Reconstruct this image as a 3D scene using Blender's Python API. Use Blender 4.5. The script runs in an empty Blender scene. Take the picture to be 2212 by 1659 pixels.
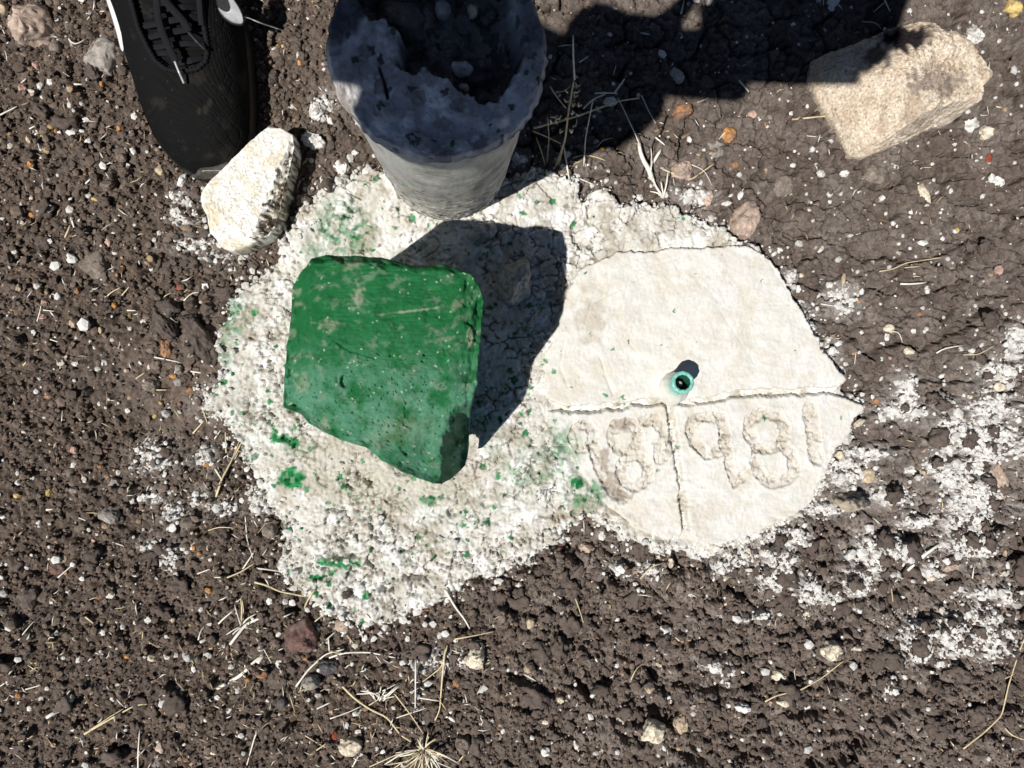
import bpy, bmesh, math, random
import numpy as np
from mathutils import Vector, Matrix, Quaternion

random.seed(7)
rng = np.random.RandomState(11)
S = bpy.context.scene
C = S.collection
U = 0.0004                      # metres on the ground for one unit of the 2212-wide plan
W0, H0, F0 = 2212.0, 1659.0, 1662.0
NAD = (978.0, 765.0)            # point straight below the lens
CAMH = F0 * U

# ------------------------------------------------------------------ camera
dcam = Vector((NAD[0] - W0 / 2, -(NAD[1] - H0 / 2), -F0)).normalized()
qcam = dcam.rotation_difference(Vector((0, 0, -1)))
cam_d = bpy.data.cameras.new('camera'); cam = bpy.data.objects.new('camera', cam_d); C.objects.link(cam)
cam.location = (0, 0, CAMH); cam.rotation_mode = 'QUATERNION'; cam.rotation_quaternion = qcam
cam_d.sensor_width = 36; cam_d.lens = 36 * F0 / W0; cam_d.clip_start = 0.005; cam_d.clip_end = 200
cam_d.dof.use_dof = True; cam_d.dof.focus_distance = CAMH - 0.01; cam_d.dof.aperture_fstop = 28
S.camera = cam

# ------------------------------------------------------------------ world + sun
SUN_EL, DIRX, DIRY = 61.0, 0.829, 0.559          # light travels towards (+DIRX, +DIRY)
w = bpy.data.worlds.new('World'); S.world = w; w.use_nodes = True
nt = w.node_tree; bg = nt.nodes['Background']
sky = nt.nodes.new('ShaderNodeTexSky'); sky.sky_type = 'NISHITA'; sky.sun_disc = False
sky.sun_elevation = math.radians(SUN_EL)
sky.sun_rotation = math.atan2(-DIRX, -DIRY)
sky.altitude = 3000; sky.dust_density = 0.0
nt.links.new(sky.outputs[0], bg.inputs[0]); bg.inputs[1].default_value = 0.05
sd = bpy.data.lights.new('sun', 'SUN'); so = bpy.data.objects.new('sun', sd); C.objects.link(so)
sd.energy = 5.0; sd.angle = math.radians(0.5); sd.color = (1, 0.965, 0.91)
ce = math.cos(math.radians(SUN_EL)); se = math.sin(math.radians(SUN_EL))
ldir = Vector((DIRX * ce, DIRY * ce, -se))
so.rotation_mode = 'QUATERNION'; so.rotation_quaternion = Vector((0, 0, -1)).rotation_difference(ldir)
S.view_settings.view_transform = 'Standard'; S.view_settings.look = 'None'
S.view_settings.exposure = 0.0; S.view_settings.gamma = 1; S.view_settings.use_curve_mapping = False

# ------------------------------------------------------------------ plan <-> world
RM = np.array(qcam.to_matrix())
def P(px, py, z=0.0):
    px = np.asarray(px, float); py = np.asarray(py, float)
    d = np.stack([px - W0 / 2, -(py - H0 / 2), -F0 + 0 * px], -1) @ RM.T
    t = (z - CAMH) / d[..., 2]
    return d[..., 0] * t, d[..., 1] * t
def PX(x, y, z=0.0):
    v = np.stack([x, y, z - CAMH + 0 * x], -1) @ RM
    s = F0 / -v[..., 2]
    return W0 / 2 + v[..., 0] * s, H0 / 2 - v[..., 1] * s
def P3v(px, py, z):
    d = np.stack([px - W0 / 2, -(py - H0 / 2), -F0 + 0 * px], -1) @ RM.T; t = (z - CAMH) / d[..., 2]; return d[..., 0] * t, d[..., 1] * t
def P3(px, py, z=0.0):
    x, y = P(px, py, z); return Vector((float(x), float(y), float(z)))

# ------------------------------------------------------------------ noise
_perm = rng.permutation(256); _rv = rng.rand(256, 6)
def _h(ix, iy, iz=0, s=0):
    return _perm[(_perm[(_perm[(ix + s * 17) & 255] + iy) & 255] + iz + s * 31) & 255]
def pn3(x, y, z, s=0):
    xi = np.floor(x).astype(np.int64); yi = np.floor(y).astype(np.int64); zi = np.floor(z).astype(np.int64)
    xf = x - xi; yf = y - yi; zf = z - zi
    f = lambda t: t * t * t * (t * (t * 6 - 15) + 10)
    u, v, ww = f(xf), f(yf), f(zf); r = 0
    for a in (0, 1):
        for b in (0, 1):
            for c in (0, 1):
                g = _rv[_h(xi + a, yi + b, zi + c, s)]
                d = (g[..., 0] * 2 - 1) * (xf - a) + (g[..., 1] * 2 - 1) * (yf - b) + (g[..., 2] * 2 - 1) * (zf - c)
                r = r + d * (u if a else 1 - u) * (v if b else 1 - v) * (ww if c else 1 - ww)
    return r * 1.6
def pn(x, y, s=0):
    xi = np.floor(x).astype(np.int64); yi = np.floor(y).astype(np.int64)
    xf = x - xi; yf = y - yi
    f = lambda t: t * t * t * (t * (t * 6 - 15) + 10)
    u, v = f(xf), f(yf); r = 0
    for a in (0, 1):
        for b in (0, 1):
            g = _rv[_h(xi + a, yi + b, 0, s)]
            r = r + ((g[..., 0] * 2 - 1) * (xf - a) + (g[..., 1] * 2 - 1) * (yf - b)) * (u if a else 1 - u) * (v if b else 1 - v)
    return r * 1.7
def fbm(x, y, o=4, s=0, g=0.5):
    r = 0; a = 1.0; k = 1.0
    for i in range(o):
        r = r + a * pn(x * k + i * 7.3, y * k + i * 3.1, s + i); a *= g; k *= 2.03
    return r
def fbm3(x, y, z, o=3, s=0):
    r = 0; a = 1.0; k = 1.0
    for i in range(o):
        r = r + a * pn3(x * k + i * 7.3, y * k, z * k, s + i); a *= .5; k *= 2.03
    return r
def worley(x, y, s=0, j=0.9):
    xi = np.floor(x).astype(np.int64); yi = np.floor(y).astype(np.int64)
    F1 = np.full(x.shape, 9.0); F2 = F1.copy(); R = np.zeros(x.shape, np.int64); DX = F1 * 0; DY = F1 * 0
    for a in (-1, 0, 1):
        for b in (-1, 0, 1):
            h = _h(xi + a, yi + b, 3, s); g = _rv[h]
            dx = x - (xi + a + .5 + j * (g[..., 0] - .5)); dy = y - (yi + b + .5 + j * (g[..., 1] - .5))
            d = np.sqrt(dx * dx + dy * dy); m = d < F1
            F2 = np.where(m, F1, np.minimum(F2, d)); R = np.where(m, h, R)
            DX = np.where(m, dx, DX); DY = np.where(m, dy, DY); F1 = np.where(m, d, F1)
    return F1, F2, _rv[R], DX, DY
def sst(a, b, x):
    t = np.clip((x - a) / (b - a), 0, 1); return t * t * (3 - 2 * t)
def sdf(x, y, poly):                 # positive inside
    poly = np.asarray(poly, float); n = len(poly)
    d = np.full(x.shape, 1e18); ins = np.zeros(x.shape, bool)
    for i in range(n):
        ax, ay = poly[i]; bx, by = poly[(i + 1) % n]
        ex, ey = bx - ax, by - ay; l = ex * ex + ey * ey + 1e-12
        t = np.clip(((x - ax) * ex + (y - ay) * ey) / l, 0, 1)
        d = np.minimum(d, (x - ax - t * ex) ** 2 + (y - ay - t * ey) ** 2)
        if ay != by:
            c = ((ay > y) != (by > y)) & (x < (bx - ax) * (y - ay) / (by - ay) + ax)
            ins ^= c
    return np.where(ins, 1, -1) * np.sqrt(d)
def sdline(x, y, pts):               # distance to an open polyline
    d = np.full(x.shape, 1e18)
    for (ax, ay), (bx, by) in zip(pts[:-1], pts[1:]):
        ex, ey = bx - ax, by - ay; l = ex * ex + ey * ey + 1e-12
        t = np.clip(((x - ax) * ex + (y - ay) * ey) / l, 0, 1)
        d = np.minimum(d, (x - ax - t * ex) ** 2 + (y - ay - t * ey) ** 2)
    return np.sqrt(d)
def smooth_poly(pts, it=2):
    p = np.asarray(pts, float)
    for _ in range(it):
        q = np.roll(p, -1, 0); p = np.stack([p * .75 + q * .25, p * .25 + q * .75], 1).reshape(-1, 2)
    return p

# ------------------------------------------------------------------ mesh + object helpers
def mesh_np(name, V, Fq, col=None, smooth=True):
    """V (n,3); Fq (m,3 or 4) ints"""
    me = bpy.data.meshes.new(name); V = np.asarray(V, np.float32); Fq = np.asarray(Fq, np.int32)
    k = Fq.shape[1]
    me.vertices.add(len(V)); me.vertices.foreach_set('co', V.ravel())
    me.loops.add(Fq.size); me.loops.foreach_set('vertex_index', Fq.ravel())
    me.polygons.add(len(Fq)); me.polygons.foreach_set('loop_start', np.arange(0, Fq.size, k, dtype=np.int32))
    me.polygons.foreach_set('loop_total', np.full(len(Fq), k, np.int32))
    me.polygons.foreach_set('use_smooth', np.full(len(Fq), smooth, bool))
    if col is not None:
        a = me.color_attributes.new('Col', 'FLOAT_COLOR', 'POINT')
        c = np.ones((len(V), 4), np.float32); c[:, :3] = np.clip(col, 0, 1); a.data.foreach_set('color', c.ravel())
    me.update(calc_edges=True); me.validate()
    return me
def obj(name, me, mat, parent=None):
    o = bpy.data.objects.new(name, me); C.objects.link(o)
    if mat is not None and me is not None and len(me.materials) == 0: me.materials.append(mat)
    if parent is not None: o.parent = parent
    return o
def tag(o, label=None, cat=None, group=None, kind=None):
    if label: o['label'] = label
    if cat: o['category'] = cat
    if group: o['group'] = group
    if kind: o['kind'] = kind
    return o
def thing(name, label, cat, loc=(0, 0, 0), group=None):
    o = bpy.data.objects.new(name, None); C.objects.link(o); o.location = loc; o.empty_display_size = .02
    return tag(o, label, cat, group)
def grid_faces(nr, nc, wrap=False):
    r = np.arange(nr - 1)[:, None]; c = np.arange(nc if wrap else nc - 1)[None, :]
    c2 = (c + 1) % nc
    return np.stack([r * nc + c, r * nc + c2, (r + 1) * nc + c2, (r + 1) * nc + c], -1).reshape(-1, 4)
def tube_np(pts, rad, n=6, flat=1.0, up=None):
    """tapered tube along points; flat<1 squashes it in z"""
    pts = np.asarray(pts, float); rad = np.broadcast_to(np.asarray(rad, float), (len(pts),))
    T = np.gradient(pts, axis=0); T /= (np.linalg.norm(T, axis=1, keepdims=True) + 1e-9)
    Z = np.array([0, 0, 1.0]); A = np.cross(T, Z); nA = np.linalg.norm(A, axis=1, keepdims=True)
    A = np.where(nA > .05, A / (nA + 1e-9), np.array([1.0, 0, 0])); B = np.cross(A, T)
    a = np.linspace(0, 2 * np.pi, n, endpoint=False)
    V = pts[:, None] + rad[:, None, None] * (np.cos(a)[None, :, None] * A[:, None] + flat * np.sin(a)[None, :, None] * B[:, None])
    V = np.concatenate([V.reshape(-1, 3), pts[:1], pts[-1:]])
    F = grid_faces(len(pts), n, True); k = len(pts) * n; L = (len(pts) - 1) * n
    i = np.arange(n); j = (i + 1) % n
    tri1 = np.stack([i * 0 + k, j, i, i], -1); tri2 = np.stack([i * 0 + k + 1, L + i, L + j, L + j], -1)
    return V, F, np.concatenate([tri1[:, :3], tri2[:, :3]])
def mixed(name, parts, smooth=True, cols=None):
    """parts: list of (V, quads, tris) -> one mesh (as triangles)"""
    Vs, Ts, Cs = [], [], []; o = 0
    for i, (V, F, T) in enumerate(parts):
        Vs.append(V)
        if F is not None and len(F): Ts += [F[:, [0, 1, 2]] + o, F[:, [0, 2, 3]] + o]
        if T is not None and len(T): Ts.append(T + o)
        if cols is not None: Cs.append(np.broadcast_to(cols[i], (len(V), 3)))
        o += len(V)
    return mesh_np(name, np.concatenate(Vs), np.concatenate(Ts), None if cols is None else np.concatenate(Cs), smooth)
def resample(pts, n):
    pts = np.asarray(pts, float); d = np.r_[0, np.cumsum(np.linalg.norm(np.diff(pts, axis=0), axis=1))]
    t = np.linspace(0, d[-1], n); return np.stack([np.interp(t, d, pts[:, k]) for k in range(pts.shape[1])], -1)

# ------------------------------------------------------------------ materials
def node(nt, t, **kw):
    n = nt.nodes.new(t)
    for k, v in kw.items(): setattr(n, k, v)
    return n
def mat(name, col=(.5, .5, .5), rough=.9, spec=.25, attr=False, mott=0.0, mscale=200, bump=0.0, bscale=600, bdist=.0006,
        grain=None, metal=0, col2=None, c2scale=80, c2lo=.45, c2hi=.6, alpha=1, coat=0, trans=0):
    m = bpy.data.materials.new(name); m.use_nodes = True; t = m.node_tree; b = t.nodes['Principled BSDF']
    b.inputs['Roughness'].default_value = rough; b.inputs['Specular IOR Level'].default_value = spec
    b.inputs['Metallic'].default_value = metal; b.inputs['Coat Weight'].default_value = coat
    b.inputs['Transmission Weight'].default_value = trans
    tc = node(t, 'ShaderNodeTexCoord'); src = tc.outputs['Object']
    if attr:
        a = node(t, 'ShaderNodeAttribute', attribute_name='Col'); c = a.outputs['Color']
    else:
        a = node(t, 'ShaderNodeRGB'); a.outputs[0].default_value = (*col, 1); c = a.outputs[0]
    if col2 is not None:
        n = node(t, 'ShaderNodeTexNoise'); n.inputs['Scale'].default_value = c2scale; n.inputs['Detail'].default_value = 5
        t.links.new(src, n.inputs['Vector'])
        r = node(t, 'ShaderNodeMapRange'); r.inputs[1].default_value = c2lo; r.inputs[2].default_value = c2hi
        t.links.new(n.outputs[0], r.inputs[0])
        mx = node(t, 'ShaderNodeMix', data_type='RGBA'); mx.inputs[7].default_value = (*col2, 1)
        t.links.new(r.outputs[0], mx.inputs[0]); t.links.new(c, mx.inputs[6]); c = mx.outputs[2]
    if mott:
        n = node(t, 'ShaderNodeTexNoise'); n.inputs['Scale'].default_value = mscale; n.inputs['Detail'].default_value = 4
        n.inputs['Roughness'].default_value = .65; t.links.new(src, n.inputs['Vector'])
        r = node(t, 'ShaderNodeMapRange'); r.inputs[1].default_value = .3; r.inputs[2].default_value = .7
        r.inputs[3].default_value = 1 - mott; r.inputs[4].default_value = 1 + mott
        t.links.new(n.outputs[0], r.inputs[0])
        mx = node(t, 'ShaderNodeVectorMath', operation='SCALE'); t.links.new(c, mx.inputs[0]); t.links.new(r.outputs[0], mx.inputs['Scale'])
        c = mx.outputs[0]
    t.links.new(c, b.inputs['Base Color'])
    if bump:
        n = node(t, 'ShaderNodeTexNoise'); n.inputs['Scale'].default_value = bscale; n.inputs['Detail'].default_value = 6
        n.inputs['Roughness'].default_value = .7; t.links.new(src, n.inputs['Vector'])
        bm = node(t, 'ShaderNodeBump'); bm.inputs['Strength'].default_value = bump; bm.inputs['Distance'].default_value = bdist
        t.links.new(n.outputs[0], bm.inputs['Height']); t.links.new(bm.outputs[0], b.inputs['Normal'])
    return m
M_soil = mat('soil', attr=True, mott=.32, mscale=500, bump=1.0, bscale=650, bdist=.0013, spec=.1, rough=1)
M_conc = mat('whitewashed_concrete', attr=True, mott=.10, mscale=420, bump=.8, bscale=520, bdist=.0007, spec=.1)
M_smooth = mat('trowelled_concrete', attr=True, mott=.06, mscale=260, bump=.55, bscale=330, bdist=.0006, spec=.12)
M_green = mat('green_painted_stone', attr=True, mott=.16, mscale=330, bump=.7, bscale=380, bdist=.0007, rough=.85, spec=.10)
M_rock = mat('rock', attr=True, mott=.25, mscale=330, bump=1, bscale=420, bdist=.0012, spec=.15)
M_peb = mat('pebble_rock', attr=True, mott=.22, mscale=480, bump=.8, bscale=700, bdist=.0007, spec=.2, rough=.8)
M_gran = mat('granular_rock', attr=True, mott=.30, mscale=520, bump=.9, bscale=330, bdist=.0011, spec=.12, rough=.95)
M_core = mat('core_concrete', attr=True, mott=.18, mscale=380, bump=.9, bscale=420, bdist=.0012)
M_straw = mat('straw', col=(.66, .55, .34), mott=.25, mscale=150, rough=.6, spec=.3, bump=.3, bscale=500)
M_strawp = mat('bleached_straw', col=(.80, .76, .66), mott=.2, mscale=150, rough=.6, spec=.3)
M_litter = mat('straw_litter', attr=True, rough=.7, spec=.2)

# ------------------------------------------------------------------ plan outlines (display units)
FOOT = [(830,368),(790,366),(760,378),(725,385),(700,412),(655,432),(640,480),(612,508),(606,560),(575,588),(548,604),(500,640),(494,690),(470,702),
 (466,760),(482,800),(472,830),(440,850),(452,880),(478,905),(515,950),(520,990),(560,1030),(545,1070),(562,1100),(615,1120),(622,1150),(608,1190),(600,1240),
 (640,1262),(655,1290),(690,1318),(740,1330),(790,1350),(850,1346),(885,1325),(940,1305),(990,1285),(1010,1250),(1070,1240),(1110,1218),(1150,1216),(1170,1185),
 (1200,1175),(1225,1140),(1262,1112),(1310,1140),(1340,1170),(1385,1172),(1420,1200),(1480,1190),(1500,1215),(1560,1185),(1620,1180),(1650,1150),(1690,1135),
 (1735,1100),(1760,1060),(1785,1030),(1790,985),(1830,950),(1835,910),(1858,880),(1838,850),(1815,845),(1812,805),(1785,770),(1760,735),(1735,690),(1700,628),
 (1670,585),(1655,560),(1615,528),(1570,503),(1520,472),(1480,462),(1440,440),(1380,438),(1345,450),(1310,412),(1275,405),(1265,440),(1245,400),(1200,362),
 (1160,368),(1110,378),(1070,400),(1000,430),(900,420)]
SEG_T = [(1188,872),(1168,840),(1168,780),(1186,728),(1208,655),(1236,592),(1290,562),(1345,542),(1400,545),(1450,534),(1530,540),(1590,532),(1640,552),(1680,600),
 (1715,668),(1752,738),(1785,785),(1812,812),(1806,832),(1740,838),(1725,834),(1690,842),(1610,842),(1570,846),(1520,862),(1440,866),(1400,862),(1330,868),(1290,872),(1230,880)]
SEG_L = [(1180,880),(1235,890),(1300,882),(1340,878),(1400,872),(1425,872),(1433,893),(1445,947),(1451,994),(1458,1037),(1462,1095),(1470,1158),(1420,1160),(1370,1140),
 (1320,1100),(1280,1060),(1240,1010),(1222,960),(1200,930),(1178,905)]
SEG_R = [(1440,876),(1470,872),(1530,868),(1580,854),(1640,852),(1700,852),(1740,846),(1800,852),(1850,868),(1856,885),(1825,905),(1822,945),(1790,965),(1775,1010),
 (1755,1045),(1735,1085),(1690,1118),(1620,1145),(1560,1170),(1500,1170),(1478,1155),(1470,1095),(1466,1037),(1459,994),(1453,947)]
Z7 = lambda L: [(1152 + .3333 * a, 806.5 + .3333 * b) for a, b in L]
def ell(cx, cy, rx, ry, n=14): return [(cx + rx * math.cos(t * 2 * math.pi / n), cy + ry * math.sin(t * 2 * math.pi / n)) for t in range(n + 1)]
STROKES = [(Z7(ell(305, 400, 62, 78)), 8.5), (Z7([(375,470),(410,560),(440,650),(480,730),(560,790)]), 11), (Z7(ell(575, 400, 85, 92)), 9), (Z7(ell(635, 620, 88, 100)), 9),
 (Z7([(690,300),(760,285),(810,350),(850,420),(870,480),(790,545),(790,440)]), 9),
 (Z7([(1000,300),(1080,272),(1190,282),(1205,380),(1210,490),(1100,515),(1010,440),(985,350),(1000,300)]), 9), (Z7([(1205,380),(1228,520),(1245,620),(1280,690),(1350,620)]), 8),
 (Z7([(1365,300),(1440,252),(1540,262),(1590,350),(1580,440),(1520,475),(1420,470),(1360,400),(1365,300)]), 9.5),
 (Z7([(1420,480),(1398,560),(1430,640),(1500,700),(1590,685),(1650,620),(1635,520),(1580,450)]), 9.5), (Z7([(1750,220),(1768,400),(1790,540)]), 12)]
CYLB = P3(965, 352, 0); CYLT = P3(945, 108, .30); CYLR = .0508
WHITE = [(1679,1229,36,50),(1756,1279,27,30),(1859,1260,27,34),(1800,1295,30,15),(1926,1206,58,40),(2092,1150,52,58),(1872,1183,26,25),(2069,1379,36,42),(2139,1366,48,48),
 (1979,1383,38,40),(1922,1483,16,14),(2126,1283,40,13),(2203,740,24,34),(2169,805,42,20),(2053,926,34,26),(2136,953,64,50),(2146,886,48,30),(2069,1022,52,38),(2110,1080,56,44),
 (1949,886,42,17),(1823,650,20,24),(1953,843,18,26),(1869,978,48,9),(1823,1020,38,26),(1923,1073,44,15),(1780,1100,45,14),(1690,1160,45,22),(1600,1200,40,16),(1560,1225,22,14),
 (340,986,32,28),(447,983,16,16),(467,863,26,20),(337,1073,22,10),(377,1105,22,16),(477,1090,24,12),(433,1073,14,12),(337,1183,25,9),(373,1200,15,20),(405,470,30,14),(430,530,45,12),
 (480,560,30,10),(395,430,14,14),(1500,424,26,12),(960,1425,50,14),(560,1090,20,14),(1400,1230,20,12),(1655,1190,20,14),(2040,870,22,10),(1990,1130,30,14),(2180,1290,16,20),
 (1705,600,10,14),(1745,690,14,18),(1790,760,12,14),(700,235,18,20),(1120,350,20,10),(1340,1232,22,12),(2016,1240,20,12),(1640,1330,30,8),(1550,1440,26,16)]
PITS = [(1239,1206,26,10,.7),(1333,1256,30,12,.9),(1116,1306,18,34,.4),(1259,1323,8,30,.1),(1123,1466,26,12,.2),(1439,1339,24,8,0),(1463,1230,24,10,.2),(1479,1486,34,9,-.2),
 (1266,1499,28,10,.8),(1413,1540,30,10,0),(1353,1588,22,9,.4),(1619,1649,30,16,0),(1979,1239,36,18,.2),(1876,1600,56,24,-.5),(1792,1650,50,16,-.4),(1746,1548,40,10,-.1),
 (1932,1556,36,11,-.6),(2204,1450,12,70,-.1),(1679,1176,26,13,0),(1926,1158,26,9,.1),(2129,670,54,10,-.75),(2199,720,14,20,0),(2196,593,24,9,-.7),(2113,1022,18,14,0),
 (2069,990,30,7,-.3),(2053,848,24,7,.3),(2206,100,12,22,0),(13,1306,20,12,0),(1090,690,1,1,0),(1030,1246,14,8,.3),(1560,1500,18,7,0),(1700,1400,12,7,0),(1980,1500,18,6,0),
 (2030,1470,20,7,.2),(2120,1530,22,8,0),(2070,1600,24,8,-.2),(1660,1620,24,8,0),(1500,1640,26,8,.2),(1230,1600,20,7,.3),(1180,1520,18,8,.4),(1340,1420,26,7,.4),(1600,1420,18,6,0),
 (640,1560,14,8,0),(637,1320,14,10,.2),(250,320,9,12,0),(255,390,7,18,0),(80,1240,18,8,0),(216,1120,14,8,0),(1010,1360,18,8,0),(700,1490,16,6,.4),(1810,1375,10,6,0),(2190,870,10,7,0),
 (520,520,12,7,0),(330,1400,16,7,0),(180,1560,18,8,0),(260,1615,20,8,0),(1150,1230,30,7,-.3),(1310,1170,14,8,0)]

# ------------------------------------------------------------------ ground heightfield
RES = .00114
def axis(a, b):
    core = np.arange(a, b, RES); g = [];  d = RES; v = 0
    while v < 30: d *= 1.16; v += d; g.append(v)
    g = np.array(g); return np.concatenate([core[0] - g[::-1], core, core[-1] + g])
cx_, cy_ = P(np.array([0, W0, 0, W0]), np.array([0, 0, H0, H0]))
XA = axis(cx_.min() - .012, cx_.max() + .012); YA = axis(cy_.min() - .012, cy_.max() + .012)
GX, GY = np.meshgrid(XA, YA)
GPX, GPY = PX(GX, GY)
far = sst(.15, .9, np.maximum(np.abs(GX) - .45, np.abs(GY) - .35))
def soil(X, Y, px, py):
    n1 = fbm(X * 9, Y * 9, 3, 1)
    gran = 1 - sst(620, 1080, px + 120 * n1 + (py - 800) * -.12 + np.where(py > 1250, -150, 0))
    lump = sst(980, 1180, py + 120 * n1 + (px - 1600) * .12) * (1 - gran)
    clay = (1 - gran) * (1 - lump)
    wx = X + .0035 * pn(X * 90, Y * 90, 5) + .001 * pn(X * 300, Y * 300, 15); wy = Y + .0035 * pn(X * 90, Y * 90, 6) + .001 * pn(X * 300, Y * 300, 16)
    h = .0035 * fbm(X * 7, Y * 7, 2, 2) + .0022 * fbm(X * 35, Y * 35, 3, 3)
    dust = sst(.1, .5, 1 - np.sqrt(((px - 400) / 260) ** 2 + ((py - 790) / 150) ** 2) + .4 * n1) + .7 * sst(.2, .6, 1 - np.sqrt(((px - 420) / 90) ** 2 + ((py - 1250) / 120) ** 2))
    dust = np.clip(dust, 0, 1); ga = 1 - .72 * dust
    # crumbs of three sizes
    hg = 0
    for k, (cs, am, sd_) in enumerate([(.0125, .0066, 21), (.0066, .0046, 22), (.0036, .0028, 23)]):
        F1, F2, R, dx, dy = worley(wx / cs, wy / cs, sd_)
        r = .30 + .34 * R[..., 2]; keep = (R[..., 3] > (.68 if k == 0 else .12)) * (ga if k < 2 else (.5 + .5 * ga))
        hg = hg + am * keep * np.sqrt(np.clip(1 - (F1 / r) ** 2, 0, 1)) * (.5 + .5 * R[..., 4])
    hg = hg + .0011 * ga * fbm(X * 420, Y * 420, 2, 9)
    # plates split by cracks, each one tilted
    F1, F2, R, dx, dy = worley(wx / .030, wy / .026, 31)
    hc = .0022 * (R[..., 2] - .5) + .0024 * (dx * (R[..., 3] - .3) + dy * R[..., 4])
    cm = sst(.0, .35, pn(X * 30, Y * 30, 33) + .3)
    hc = hc - .0090 * (1 - sst(.01, .12, F2 - F1)) * cm
    F1, F2, R, dx, dy = worley(wx / .0105, wy / .0085, 32)
    hc = hc + .0030 * (R[..., 2] - .5) + .0030 * (dy + .5 * dx) * (R[..., 3] + .1) - .0034 * (1 - sst(0, .16, F2 - F1)) * sst(-.2, .3, pn(X * 60, Y * 60, 34))
    F1, F2, R, dx, dy = worley(wx / .0048, wy / .0036, 35)
    hc = hc + .0016 * (R[..., 2] - .5) + .0018 * (dy + .4 * dx) * R[..., 3] + .0008 * fbm(X * 500, Y * 500, 2, 36)
    # clotted lumps
    F1, F2, R, dx, dy = worley(wx / .034, wy / .028, 41)
    hl = .013 * (R[..., 2] - .5) - .007 * F1 ** 2 - .010 * (1 - sst(0, .16, F2 - F1)) * sst(-.2, .3, pn(X * 25, Y * 25, 45))
    F1, F2, R, dx, dy = worley(wx / .012, wy / .0105, 42)
    hl = hl + .0065 * (R[..., 2] - .5) + .0050 * (dy + .6 * dx) * R[..., 3] - .0045 * (1 - sst(0, .2, F2 - F1))
    F1, F2, R, dx, dy = worley(wx / .0052, wy / .0046, 43)
    hl = hl + .0036 * (R[..., 2] - .5) - .0022 * (1 - sst(0, .2, F2 - F1)) + .0018 * fbm(X * 350, Y * 350, 3, 44)
    WM = np.zeros(X.shape)
    for (a, b, ra, rb) in WHITE: WM = np.maximum(WM, 1 - sst(.7, 1.2, np.sqrt(((px - a) / ra) ** 2 + ((py - b) / rb) ** 2)))
    h = h + gran * hg + clay * hc * 1.25 + lump * (hl * (1 - .55 * WM) - .002 + .003 * WM)
    mid = sst(560, 900, px) * (1 - sst(1080, 1250, px)) * sst(1250, 1400, py)
    h = h + mid * .0015 * fbm(X * 200, Y * 200, 3, 46)
    # pits
    for (a, b, ra, rb, th) in PITS:
        u = (px - a) * math.cos(th) + (py - b) * math.sin(th); v = -(px - a) * math.sin(th) + (py - b) * math.cos(th)
        d = np.sqrt((u / ra) ** 2 + (v / rb) ** 2)
        if ra < 2: continue
        h = h - (.016 if ra + rb > 34 else .010) * (1 - sst(.55, 1.25, d + .5 * pn(X * 130, Y * 130, 51) + .25 * pn(X * 400, Y * 400, 52)))
    # white crust
    wm = np.zeros(X.shape); sh = .32 * pn(X * 70, Y * 70, 61) + .42 * pn(X * 210, Y * 210, 62) + .30 * pn(X * 520, Y * 520, 63)
    for (a, b, ra, rb) in WHITE:
        d = np.sqrt(((px - a) / ra) ** 2 + ((py - b) / rb) ** 2); wm = np.maximum(wm, 1 - sst(.78, .98, d * .85 + sh))
    F1, F2, R, dx, dy = worley(wx / .0062, wy / .0058, 64)
    film = np.zeros(X.shape)
    for (a, b, ra, rb) in WHITE: film = np.maximum(film, 1 - sst(.75, 1.7, np.sqrt(((px - a) / (ra + 6)) ** 2 + ((py - b) / (rb + 6)) ** 2) * .8 + sh * 1.2))
    h = h + wm * (.0020 + .0034 * (R[..., 2]) * np.sqrt(np.clip(1 - (F1 / .75) ** 2, 0, 1)) - .0030 * (1 - sst(0, .16, F2 - F1)))
    return h, gran, clay, lump, dust, np.maximum(wm, (.20 * film)), n1
hs, gran, clay, lump, dust, wm, n1 = soil(GX, GY, GPX, GPY)
dF = sdf(GPX, GPY, smooth_poly(FOOT, 1))
hs = hs - .0035 * sst(-6, 20, dF)                     # soil dips under the slab
hs = hs * (1 - far)
def soil_col(X0, Y0):
    X = X0 + .0011 * pn(X0 * 420, Y0 * 420, 75); Y = Y0 + .0011 * pn(X0 * 420, Y0 * 420, 76)
    a = np.array([.132, .104, .088]); b = np.array([.184, .153, .134]); c = np.array([.128, .098, .077])
    t = sst(-.5, .6, fbm(X * 22, Y * 22, 4, 71)); u = gran[..., None]
    col = c * u * (1 - t[..., None]) + a * u * t[..., None] + (1 - u) * (a * (1 - t[..., None]) + b * t[..., None])
    F1, F2, R, dx, dy = worley(X / .0042, Y / .0042, 72)
    col = col * (.70 + .55 * R[..., 2:3])
    spk = (R[..., 3] > .985) & (F1 < .30); tone = np.array([.42, .30, .2]) * (.5 + R[..., 4:5])
    col = np.where(spk[..., None], tone, col)
    F1, F2, R, dx, dy = worley(X / .0052, Y / .0052, 73)
    spk = (R[..., 3] > .982) & (F1 < .10 + .12 * R[..., 4]); col = np.where(spk[..., None], np.array([.62, .58, .52]), col)
    col = col * (1 + .22 * dust[..., None]) * (1 + .22 * lump)[..., None]
    white = np.array([.76, .74, .71]) * (1 - .30 * sst(.0, .7, pn(X * 260, Y * 260, 74)))[..., None]
    return col * (1 - wm[..., None]) + white * wm[..., None]
gcol = soil_col(GX, GY)
V = np.stack([GX, GY, hs], -1).reshape(-1, 3)
ground = obj('ground', mesh_np('ground', V, grid_faces(len(YA), len(XA)), gcol.reshape(-1, 3)), M_soil)
tag(ground, 'dark brown dry soil, crumbly on the left and cracked on the right', kind='structure')

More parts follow.
